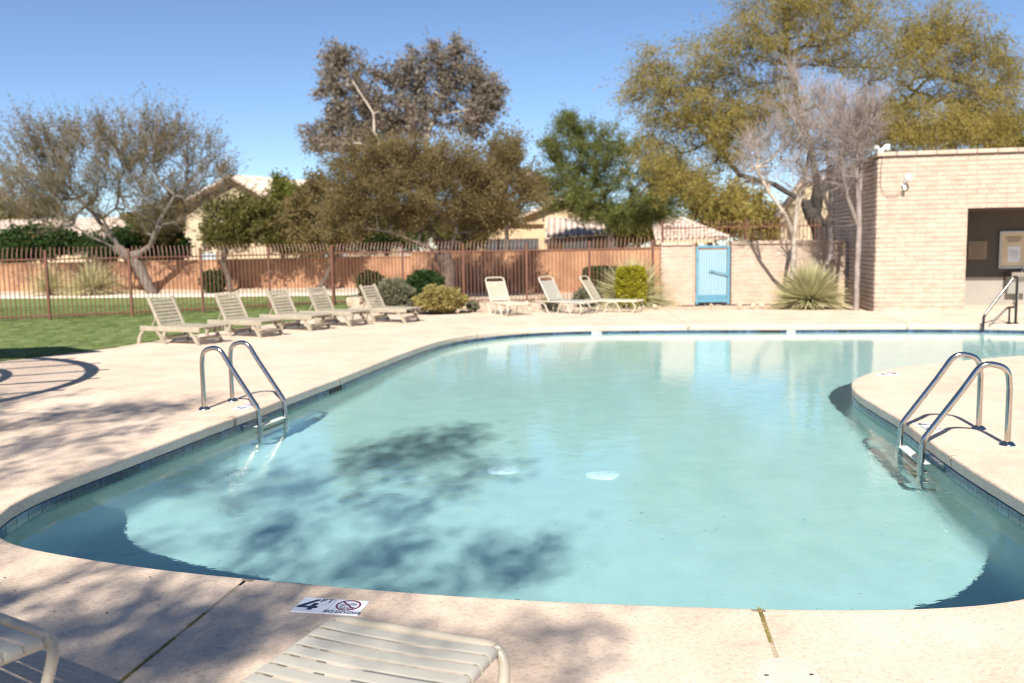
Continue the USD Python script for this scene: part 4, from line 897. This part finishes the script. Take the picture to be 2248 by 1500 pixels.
for i, (lb, q, Yy) in enumerate([('dark green hedge behind the wall at the left edge', [(20, 545, 60, 32), (90, 530, 60, 34), (140, 535, 40, 26)], 38.9), ('dark green bush behind the leaning mesquite trunk', [(230, 545, 45, 30), (290, 540, 50, 36), (350, 545, 50, 32), (390, 540, 30, 30)], 38.9)]):
    b = at(q[1][0], 575, Yy); b[2] = -.05
    tree('hedge', lb, [b, at(q[1][0], 550, Yy)], lob(Yy, *q), m_bark, l_dark, 50+i, n=130, r0=.08, leaves=16000, leaf=.09, twigs=6, twl=.35, leafspread=.12, cat='hedge')
# green mesquite
Y = 35.5
tree('mesquite_tree', 'green mesquite with drooping layers above the low tiled roof', [[(*at(1342, 560, Y)[:2], -.05), at(1342, 500, Y), at(1325, 430, Y), at(1300, 360, Y)], [at(1340, 490, Y), at(1400, 430, Y-.3), at(1430, 400, Y-.4)], [at(1338, 480, Y), at(1270, 420, Y-.4), at(1230, 380, Y-.4)]],
     lob(Y, (1268, 325, 62, 55), (1345, 345, 80, 62), (1425, 400, 65, 60), (1290, 400, 80, 45), (1395, 465, 85, 32), (1260, 440, 75, 30), (1330, 470, 70, 26), (1225, 330, 32, 28), (1250, 280, 36, 24), (1450, 450, 55, 45), (1470, 390, 40, 55), (1215, 400, 45, 40)), m_bark, l_green, 4, n=520, r0=.2, leaves=95000, leaf=0.03, elong=3.2, twigs=4, twl=.6, leafspread=.09, shell=2.4, twr=0.003, tipr=0.006)
tree('slender_tree', 'slim olive tree top between the dense mesquite and the green one', [(*at(1112, 560, 33)[:2], -.05), at(1112, 430, 33), at(1108, 350, 33)], lob(33, (1108, 345, 34, 50), (1140, 390, 46, 36), (1090, 390, 40, 36), (1165, 420, 36, 26)), m_bark, l_mesq, 14, n=140, r0=.09, leaves=9000, leaf=0.045, twigs=6, twl=.6, upt=.5, twr=0.004)
# big golden tree at right
Y = 29.5
tree('big_mesquite', 'big golden olive mesquite spreading over the pool house roof', [[(*at(1802, 560, Y)[:2], -.05), at(1800, 500, Y), at(1770, 445, Y), at(1700, 405, Y), at(1625, 385, Y+.5), at(1580, 330, Y+.6), at(1530, 270, Y+.8)], [at(1790, 480, Y), at(1795, 410, Y-.3), at(1780, 330, Y-.4), at(1750, 220, Y-.2), at(1730, 120, Y)], [at(1795, 440, Y-.3), at(1850, 340, Y+.6), at(1960, 250, Y+1), at(2040, 170, Y+1.2)], [at(1850, 340, Y+.6), at(1960, 300, Y+1.2), at(2080, 270, Y+1.6)], [at(1660, 395, Y), at(1570, 420, Y-.6), at(1540, 400, Y-.7)]],
     lob(Y, (1470, 215, 78, 85), (1565, 165, 85, 100), (1690, 110, 120, 95), (1830, 60, 125, 95), (1980, 140, 130, 120), (2110, 220, 100, 95), (1960, 275, 150, 52), (1600, 300, 100, 80), (1450, 320, 62, 66), (2180, 265, 62, 50), (2060, 70, 100, 70), (1740, 20, 130, 50), (1520, 380, 60, 40), (2150, 130, 60, 60), (1440, 150, 46, 50), (1700, 250, 110, 70), (1400, 200, 34, 40), (2010, 300, 160, 44), (2140, 290, 90, 50), (1495, 400, 60, 36), (1560, 260, 90, 60), (2200, 170, 50, 60)), m_barkd, l_gold, 5, n=1300, r0=0.26, leaves=185000, leaf=0.024, elong=4.0, twigs=5, twl=1.0, twr=0.0028, leafspread=.1, shell=2.1, droop=0.55, tipr=0.0065, twig=m_twigo)
# bare pale trees by the pool house
for i, (lb, b, path, q) in enumerate([('bare pale tree with a forked trunk behind the grass clump', (6.65, 21.3), [[(1742, 590), (1743, 520), (1748, 470), (1752, 430)], [(1744, 505), (1722, 470), (1690, 425), (1660, 370)], [(1749, 465), (1765, 410), (1775, 340)]], [(1690, 320, 62, 85), (1745, 275, 55, 105), (1760, 350, 60, 80), (1665, 380, 40, 40), (1735, 185, 24, 40)]),
        ('bare pale tree in the middle of the three, close to the block wall', (7.32, 21.9), [[(1824, 560), (1824, 480), (1826, 420), (1815, 330)], [(1825, 455), (1806, 420), (1800, 380)], [(1826, 430), (1840, 370), (1845, 300)]], [(1820, 280, 50, 90), (1800, 350, 36, 70), (1845, 340, 34, 70), (1810, 210, 28, 36)]),
        ('bare pale tree standing against the shaded pool house side', (7.86, 20.2), [[(1882, 590), (1886, 500), (1884, 440), (1880, 350)], [(1886, 470), (1860, 430), (1852, 385)], [(1884, 430), (1895, 340), (1905, 280)]], [(1880, 280, 55, 85), (1910, 250, 34, 60), (1860, 350, 40, 70), (1850, 260, 36, 50)])]):
    yy = b[1]; P = [[at(x_, y_, yy+(.25 if k else 0)*(-1)**k) for x_, y_ in pth] for k, pth in enumerate(path)]; P[0] = [np.array([b[0], yy, -.02])] + P[0]
    tree('bare_tree', lb, P, lob(yy, *q), m_barkb if i != 0 else m_barkp, l_straw, 60+i, n=230, r0=.065, leaves=0, twigs=8, twl=.62, twr=.0034, upt=.8, shell=2.4, tipr=.0062, outward=.75, wig=.07, twig=m_twigm, group='bare pale trees beside the pool house')
# distant trees
for i, (lb, Yy, q, lm, lf) in enumerate([('distant yellowish tree above the dark fence, left', 52, [(1560, 465, 55, 50), (1530, 430, 36, 36), (1600, 480, 40, 40)], l_gold, .11), ('distant yellowish tree above the dark fence, right', 56, [(1650, 475, 50, 46), (1690, 490, 50, 40), (1620, 440, 30, 30)], l_gold, .11),
        ('distant olive tree behind the roof at the far left', 62, [(60, 480, 80, 40), (-40, 470, 80, 50)], l_olive, .14), ('distant bush row behind the gable house', 66, [(350, 500, 90, 34), (280, 510, 60, 24)], l_mesq, .14), ('distant olive tree between the two low roofs', 60, [(1400, 500, 60, 30), (1350, 500, 60, 40)], l_olive, .14),
        ('distant tree behind the pool house at the right edge', 48, [(2240, 320, 60, 60), (2330, 300, 80, 80)], l_olive, .12), ('distant tree behind the middle house', 64, [(1060, 480, 80, 50), (1000, 500, 60, 40)], l_brown, .14)]):
    b = at(q[0][0], 560, Yy); b[2] = -.05
    tree('distant_tree', lb, [b, at(q[0][0], q[0][1]+q[0][3]*.5, Yy)], lob(Yy, *q), m_bark, lm, 70+i, n=140, r0=.16, leaves=9000, leaf=lf, twigs=5, twl=.9, twr=.012, leafspread=.2)
# trees behind the camera whose shade falls on the deck and the pool
SH = [(-5.4, 9.4, .8, 0), (-4.2, 8.8, .7, .5), (-5.3, 7.7, .9, -.4), (-3.9, 7.5, .8, .3), (-4.7, 6.4, .8, -.3), (-3.4, 9.2, .5, .2), (-4.6, 8.0, .6, 0), (-3.3, 6.6, .6, .2), (-3.5, 8.2, .6, -.3), (-5.7, 6.6, .7, .4), (-4.2, 5.6, .7, 0),
      (-3.6, 4.8, .8, .2), (-2.7, 3.9, .8, -.2), (-1.8, 3.4, .6, .4), (-2.6, 2.9, .7, 0), (-1.1, 3.65, .5, .3), (-3.5, 3.5, .8, .5), (-1.6, 4.0, .5, -.2), (-.6, 3.45, .4, .1),
      (-2.0, 4.9, .6, .6), (-1.1, 4.7, .5, .1), (-1.3, 5.7, .5, -.3), (-.3, 4.8, .35, .3), (-2.4, 6.2, .5, .4), (-1.3, 7.2, .75, 0), (-.75, 6.6, .5, .3), (-.9, 7.9, .5, .1), (.0, 3.5, .3, .2), (-2.3, 2.45, .6, .2), (-1.75, 3.1, .5, .3), (-2.2, 3.3, .5, -.3), (-3.1, 4.3, .6, .4), (-1.4, 3.3, .4, .1), (-3.0, 2.9, .6, .3)]
def overhead(x_, y_, h): return np.array([x_-h/math.tan(SUN_EL)*math.sin(SUN_AZ), y_-h/math.tan(SUN_EL)*math.cos(SUN_AZ), h])
SL = [(overhead(a, b, 8.8+dz), np.array([r_, r_, .35+.2*r_])) for a, b, r_, dz in SH]
tree('shade_mesquite', 'tall open mesquite behind the photographer', [[(-7.0, -8.2, -.02), (-6.7, -7.6, 2.2), (-6.1, -6.6, 4.6), (-5.3, -5.6, 6.6)], [(-6.4, -7.0, 3.6), (-6.5, -3.8, 6.0), (-6.2, -1.4, 7.6)], [(-6.1, -6.6, 4.6), (-4.2, -5.0, 6.8), (-3.2, -3.0, 8.0)]],
     SL, m_bark, l_mesq, 90, n=420, r0=.12, leaves=26000, leaf=.033, elong=2.8, twigs=2, twl=.55, twr=.0024, leafspread=.11, shell=2.0, tipr=.0028)
# ------------------------------------------------------------------ shrubs, grasses, rocks
def shrub(label, loc, r, lm, seed, n=6000, leaf=.035, boxy=False, name='shrub', elong=1.6, lump=.40, group=None):
    """r: (rx, ry, height)"""
    rng = np.random.default_rng(seed); t = thing(name, label, 'shrub', loc, 0, group); rx, ry, h = r
    u = rng.normal(size=(n, 3)); u /= np.linalg.norm(u, axis=1, keepdims=True)
    if boxy: 
        s = np.abs(u).max(1, keepdims=True); c = u/s; u2 = .32*u + .68*c*.86
    else: u2 = u
    q = 1 + lump*(meshkit.fbm(u*2.2+seed*7.3, 3, seed)-.5)*2; depth = rng.random(n)**.35
    P = u2*(q*(.55+.45*depth))[:, None]*[rx, ry, h/2] + [0, 0, h/2]; P = P[P[:, 2] > .01]
    part('foliage', leafquads(P, leaf, rng, elong, dirs=u[:len(P)]*0 + (P-[0, 0, h/2])/[rx, ry, h/2]*.7), lm, t, smooth=False)
    k = 90; e = rng.normal(size=(k, 3)); e[:, 2] = np.abs(e[:, 2])+.3; e /= np.linalg.norm(e, axis=1, keepdims=True)
    A = np.zeros((k, 3)); B = e*[rx*.8, ry*.8, h*.75]; m_ = (A+B)/2 + rng.normal(0, .04, (k, 3))
    part('stems', trimesh.util.concatenate([frusta(A, m_, np.full(k, .012), np.full(k, .009), 4), frusta(m_, B, np.full(k, .009), np.full(k, .004), 4)]), m_bark, t, smooth=False)
    return t
def rosette(name, label, loc, n, L_, w, lm, seed, zmin=-.05, curve=.25, cat='plant', group=None, up=1.0):
    rng = np.random.default_rng(seed); t = thing(name, label, cat, loc, 0, group); V = []; Fc = []; S = 5
    for i in range(n):
        a = rng.uniform(0, 2*PI); el = math.asin(rng.uniform(zmin, 1.0)**up if rng.random() < .9 else .05) if zmin >= 0 else math.asin(rng.uniform(zmin, .99))
        l = L_*rng.uniform(.75, 1.08); d = np.array([math.cos(a)*math.cos(el), math.sin(a)*math.cos(el), math.sin(el)]); s = np.array([-math.sin(a), math.cos(a), 0])
        tw = rng.uniform(-.6, .6); up_ = np.cross(d, s); s = s*math.cos(tw)+up_*math.sin(tw); o = np.array([0, 0, .16])+d*.04; b0 = len(V)
        for k in range(S+1):
            u = k/S; p = o + d*l*u + np.array([0, 0, -1.])*curve*l*u**2.4*math.cos(el); p[2] = max(p[2], .012)
            ww = w*(1-.94*u**1.6)/2; V += [p-s*ww, p+s*ww]
        for k in range(S): c = b0+2*k; Fc += [(c, c+1, c+3), (c, c+3, c+2)]
    part('leaves', trimesh.Trimesh(np.array(V), np.array(Fc), process=False), lm, t, smooth=False, kind='stuff')
    c = trimesh.creation.icosphere(2, .13); c.vertices *= [1, 1, 1.1]; c.apply_translation((0, 0, .12)); part('crown_base', c, m_bark, t)
    return t
def g2(px, py): 
    d = ray(px, py); q = _C + d*(-EYE/d[2]); return q
shrub('grey green rounded shrub just behind the last slatted lounger', (-2.88, 22.0, .0), (.52, .48, .82), l_grey, 1, 7000, .035)
shrub('dark green shrub behind the grey green and yellow green shrubs', (-2.25, 22.9, .0), (.58, .5, .98), l_dark, 2, 7000, .045)
shrub('low yellow green mounded shrub at the deck edge', (-1.72, 21.55, .0), (.62, .5, .66), l_yel, 3, 5200, .045)
shrub('bright clipped box shaped shrub beside the third strap chair', (2.98, 22.1, .0), (.41, .34, 1.08), l_clip, 4, 8500, .050, boxy=True, lump=.08)
shrub('dark rounded shrub behind the fence right of the strap chairs', (2.75, 26.2, .0), (.72, .5, .98), l_dark, 5, 8000, .05, boxy=True, lump=.08)
shrub('dark green upright shrub behind the fence left of the dense mesquite', (-4.35, 27.6, .0), (.42, .4, .85), l_dark, 6, 5000, .05)
shrub('small dark shrub at the foot of the terracotta wall behind the lawn', (-11.1, 33.1, .0), (.45, .4, .85), l_dark, 8, 4000, .05)
shrub('tiny grey green sprout at the gravel edge before the fence', (-.95, 21.9, .0), (.16, .15, .24), l_grey, 9, 900, .03)
shrub('small grey green plant between the second and third strap chairs', (1.98, 22.6, .0), (.40, .3, .50), l_grey, 10, 2600, .035)
rosette('desert_spoon', 'big spiky grass clump in front of the long block wall', (7.05, 20.95, -.02), 1500, 1.06, .030, l_spoon, 1, -.06, .16)
rosette('desert_spoon', 'tall spiky clump behind the clipped box shaped shrub', (3.12, 22.75, -.02), 1300, 1.28, .028, l_spoon, 2, .0, .20)
rosette('desert_spoon', 'spiky grey clump behind the fence at the left edge', (-17.2, 33.2, .02), 500, 1.3, .032, l_spoon, 3, .0, .22)
rosette('desert_spoon', 'spiky grey clump behind the fence left of the leaning mesquite', (-15.5, 33.0, .02), 600, 1.5, .032, l_spoon, 4, .0, .24)
rosette('dry_grass', 'thin straw coloured stalks left of the greyish strap chair', (.86, 22.1, 0), 70, .66, .012, l_straw, 5, .15, .1)
rosette('dry_grass', 'yellow green grass tuft between the first and second strap chairs', (1.05, 21.8, 0), 120, .40, .014, l_yel, 6, .1, .2)
def rock(label, loc, r, seed, cat='rock', group=None):
    m = trimesh.creation.icosphere(3, 1.); n = meshkit.fbm(m.vertices*1.9+seed*3.1, 4, seed)-.5; m.vertices = np.clip(m.vertices*(1+1.1*n)[:, None], -.72, .72)*1.3*np.array(r)
    t = thing('boulder', label, cat, loc, seed*1.3, group); part('stone', m, m_rock, t, smooth=25); return t
rock('pale boulder at the lawn end behind the last slatted lounger', (-4.3, 24.7, .05), (.30, .22, .20), 1); rock('flat pale boulder beside the boulder at the lawn end', (-3.75, 24.3, .06), (.26, .2, .17), 2)
rng = np.random.default_rng(8)
ms = []
for k in range(520):
    q = rng.uniform((-3.6, 21.2), (4.0, 25.5)) if k < 420 else rng.uniform((3.9, 20.9), (8.0, 22.4)); s = rng.choice([.015, .025, .05], p=[.6, .32, .08])
    if deckpoly.contains(Point(q)) or lawnp.contains(Point(q)): continue
    m = trimesh.creation.icosphere(1, 1.); m.vertices *= s*rng.uniform(.6, 1.3, 3); m.vertices += rng.normal(0, s*.12, m.vertices.shape); m.apply_translation((*q, .03+s*.3)); ms.append(m)
tag(part('gravel', ms, m_rock, None, False), 'scattered gravel stones in the planting bed', 'gravel', kind='stuff')

# ------------------------------------------------------------------ houses behind
def tiled_roof(parent, a, b, c, d, m=None, tw=.26, name='roof'):
    """roof plane: eave a-b, ridge d-c (quad), covered with rows of barrel tiles"""
    a, b, c, d = [np.array(q, float) for q in (a, b, c, d)]; n = np.cross(b-a, d-a); n /= np.linalg.norm(n); n = n if n[2] > 0 else -n
    pr_ = np.array([a, b, c, d]); r = part(name, trimesh.convex.convex_hull(np.vstack([pr_, pr_-n*.10])), m_roof, parent, smooth=False)
    k = max(2, int(np.linalg.norm(b-a)/tw)); ms = []
    for i in range(k):
        u = (i+.5)/k; e, f = a+(b-a)*u, d+(c-d)*u; Ld = np.linalg.norm(f-e)
        if Ld < .2: continue
        seg = max(1, int(Ld/.4)); P = [e+(f-e)*(j/seg) for j in range(seg+1)]
        for p, q in zip(P[:-1], P[1:]): ms.append((p+n*.02, q+n*.005))
    P0, P1 = np.array([q[0] for q in ms]), np.array([q[1] for q in ms])
    tm = frusta(P0, P1+(P1-P0)*.05, np.full(len(ms), .085), np.full(len(ms), .065), 8); part(name+'_tiles', tm, m_roof, parent, smooth=False, kind='stuff')
    return r
def xyz(px, py, Y): return at(px, py, Y)
# far left: long low tiled roof
t = thing('long_house', 'low house with a long pinkish tiled roof behind the leaning mesquite', 'house')
Yh = 47
e0, e1 = at(-60, 532, Yh), at(330, 528, Yh); rd0, rd1 = at(-60, 486, Yh+4), at(262, 478, Yh+4)
tiled_roof(t, e0, e1, rd1, rd0, tw=.3); part('wall', box(((e0[0]+e1[0])/2, Yh+2.5, e0[2]/2), (e1[0]-e0[0]-.6, 4, e0[2]-.05)), m_cream, t, smooth=False)
part('fascia', beam(e0-[0, 0, .14], e1-[0, 0, .14], .05, .18), m_cream, t, smooth=False)
# gable house
t = thing('gable_house', 'cream house with a gable and round vent behind the bushes', 'house')
Yh = 46.0
pk, el, er = at(518, 386, Yh), at(385, 462, Yh), at(665, 470, Yh); bk = np.array([4.2, 8., 0])
V = np.array([[el[0]+.35, Yh, -.1], [er[0]-.35, Yh+.4, -.1], [er[0]-.35, Yh+.4, er[2]-.1], [pk[0], Yh, pk[2]-.14], [el[0]+.35, Yh, el[2]-.1]]); V = np.vstack([V, V+bk])
part('wall', trimesh.convex.convex_hull(V), m_cream, t, smooth=False)
fw = np.array([-.25, -.5, 0])
tiled_roof(t, el+fw, el+bk, pk+bk, pk+fw, tw=.3); tiled_roof(t, er+fw, er+bk, pk+bk, pk+fw, tw=.3)
vn = trimesh.creation.cylinder(.42, .08, sections=24, transform=T.rotation_matrix(PI/2, (1, 0, 0))); c = at(521, 440, Yh-.06); vn.apply_translation(c); part('round_vent', vn, m_cream, t)
part('vent_slats', [box((c[0], c[1]-.05, c[2]-.3+.12*k), (2*math.sqrt(max(.38**2-(-.3+.12*k)**2, .01)), .03, .05)) for k in range(6)], m_tan, t, smooth=False)
p0, p1 = at(405, 480, 43.), at(450, 578, 43.)
part('pillar', box(((p0[0]+p1[0])/2, 43.4, (p0[2]-.1)/2), (p1[0]-p0[0], .8, p0[2]+.1)), m_cream, t, smooth=False)
w0, w1 = at(438, 556, 42.9), at(473, 580, 42.9)
f = part('window', box(((w0[0]+w1[0])/2, 43.1, (w0[2]+w1[2])/2), (w1[0]-w0[0]+.2, .25, w0[2]-w1[2]+.3)), m_cream, t, smooth=False)
part('pane', box(((w0[0]+w1[0])/2, 42.96, (w0[2]+w1[2])/2), (w1[0]-w0[0], .06, w0[2]-w1[2])), m_paleglass, f, smooth=False)
# parked car roofs seen over the wall
def car_top(px0, px1, py0, py1, Yc, label):
    a, b = at(px0, py1, Yc), at(px1, py0, Yc); W_ = b[0]-a[0]; h = b[2]
    t = thing('parked_car', label, 'car', ((a[0]+b[0])/2, Yc+.9, 0))
    def hull(pts): return trimesh.convex.convex_hull(np.array([(x_, s*y_, z_) for x_, y_, z_ in pts for s in (-1, 1)]))
    Lc = max(W_*.5, 1.2)
    part('body', hull([(-Lc*1.5, .82, .35), (Lc*1.5, .82, .35), (-Lc*1.5, .85, .75), (Lc*1.5, .8, .7), (-Lc*1.4, .8, .95), (Lc*1.3, .75, .88)]), m_plast, t, smooth=20)
    part('cabin', hull([(-Lc*1.05, .74, .93), (Lc*.9, .74, .9), (-Lc*.8, .62, h), (Lc*.5, .62, h)]), m_paleglass, t, smooth=20)
    part('roof', hull([(-Lc*.82, .63, h), (Lc*.5, .63, h), (-Lc*.7, .58, h+.05), (Lc*.4, .58, h+.05)]), m_plast, t, smooth=20)
    for sx in (-1, 1):
        for sy in (-1, 1):
            w = trimesh.creation.cylinder(.32, .2, sections=20, transform=T.rotation_matrix(PI/2, (1, 0, 0))); w.apply_translation((sx*Lc, sy*.76, .32)); part('wheel', w, m_black, t)
car_top(680, 735, 552, 572, 39.6, 'white parked car whose roof shows above the terracotta wall')
# middle house
t = thing('stucco_house', 'tan stucco house with a low tiled porch roof behind the fence', 'house')
Yh = 40.
def wallbox(px0, px1, py, Y0, dep, m=m_tan, name='wall', z0=-.1):
    a, b = at(px0, py, Y0), at(px1, py, Y0); zz = (a[2]+b[2])/2
    return part(name, box(((a[0]+b[0])/2, Y0+dep/2, (zz+z0)/2), (b[0]-a[0], dep, zz-z0)), m, t, smooth=False)
wallbox(1050, 1194, 492, Yh, 3.)
c0_, c1_ = at(1046, 491, Yh-.06), at(1198, 490, Yh-.06); part('parapet_cap', beam(c0_, c1_, .3, .10), m_tan, t, smooth=False)
for px0, px1 in ((1068, 1096), (1092, 1180)):
    a, b = at(px0, 528, Yh-.02), at(px1, 552, Yh-.02)
    f = part('window', box(((a[0]+b[0])/2, Yh-.0, (a[2]+b[2])/2), (b[0]-a[0]+.12, .10, a[2]-b[2]+.12)), m_trim, t, smooth=False); part('pane', box(((a[0]+b[0])/2, Yh-.06, (a[2]+b[2])/2), (b[0]-a[0], .03, a[2]-b[2])), m_glass, f, smooth=False)
a, b = at(1196, 522, Yh-1.), at(1345, 514, Yh-1.); c, d = at(1330, 482, Yh+2.4), at(1200, 478, Yh+2.4)
tiled_roof(t, a, b, c, d, name='porch_roof'); part('fascia', beam(a-[0, 0, .16], b-[0, 0, .16], .05, .18), m_trim, t, smooth=False)
wallbox(1194, 1350, 521, Yh+.3, 2., name='porch_wall')
a, b = at(1236, 528, Yh+.26), at(1302, 552, Yh+.26); f = part('window', box(((a[0]+b[0])/2, Yh+.28, (a[2]+b[2])/2), (b[0]-a[0]+.2, .08, a[2]-b[2]+.2)), m_tan, t, smooth=False); part('pane', box(((a[0]+b[0])/2, Yh+.22, (a[2]+b[2])/2), (b[0]-a[0], .04, a[2]-b[2])), m_paleglass, f, smooth=False)
a, b, c = at(1150, 470, Yh+4), at(1262, 428, Yh+4), at(1330, 470, Yh+4)
V = np.array([[a[0], Yh+4, 0], [c[0], Yh+4, 0], a, b-[0, 0, .05], c]); part('gable_wall', trimesh.convex.convex_hull(np.vstack([V, V+[0, 4, 0]])), m_tan, t, smooth=False)
tiled_roof(t, a+[-.5, -.4, -.25], a+[-.5, 4.5, -.25], b+[0, 4.5, .08], b+[0, -.4, .08], name='gable_roof'); tiled_roof(t, c+[.5, -.4, -.25], c+[.5, 4.5, -.25], b+[0, 4.5, .08], b+[0, -.4, .08], name='gable_roof')
part('downpipe', tube([at(1193, 440, Yh+2.6), at(1193, 495, Yh+2.6)], .04, 8), m_trim, t)
# low roof right of it
t = thing('low_house', 'low house with a pale hipped tiled roof above the block wall', 'house')
Yh = 42
a, b = at(1440, 528, Yh), at(1566, 523, Yh); c, d = at(1470, 476, Yh+3), at(1428, 476, Yh+3)
tiled_roof(t, a, b, c, d); part('wall', box(((a[0]+b[0])/2-.2, Yh+1.8, a[2]/2), (b[0]-a[0]-.9, 3., a[2]-.04)), m_tan, t, smooth=False); part('fascia', beam(a-[0, 0, .13], b-[0, 0, .13], .05, .14), m_cream, t, smooth=False)
tiled_roof(t, b, at(1600, 520, Yh+5), at(1490, 478, Yh+5), c)
# gabled end wall behind the bare trees
t = thing('side_house', 'cream house wall behind the bare trees and the dark mesquite trunk', 'house')
Yh = 32.2
a, b, c = at(1712, 470, Yh), at(1760, 398, Yh), at(1830, 400, Yh)
V = np.array([[a[0], Yh, -.1], [c[0]+1, Yh, -.1], a, b, c+[1, 0, .2]]); part('wall', trimesh.convex.convex_hull(np.vstack([V, V+[1.9, 4, 0]])), m_cream, t, smooth=False)
part('roof_edge', [beam(a+[-.15, -.1, -.1], b+[0, -.1, .08], .3, .1), beam(b+[0, -.1, .08], c+[1, -.1, .28], .3, .1)], m_roof, t, smooth=False)
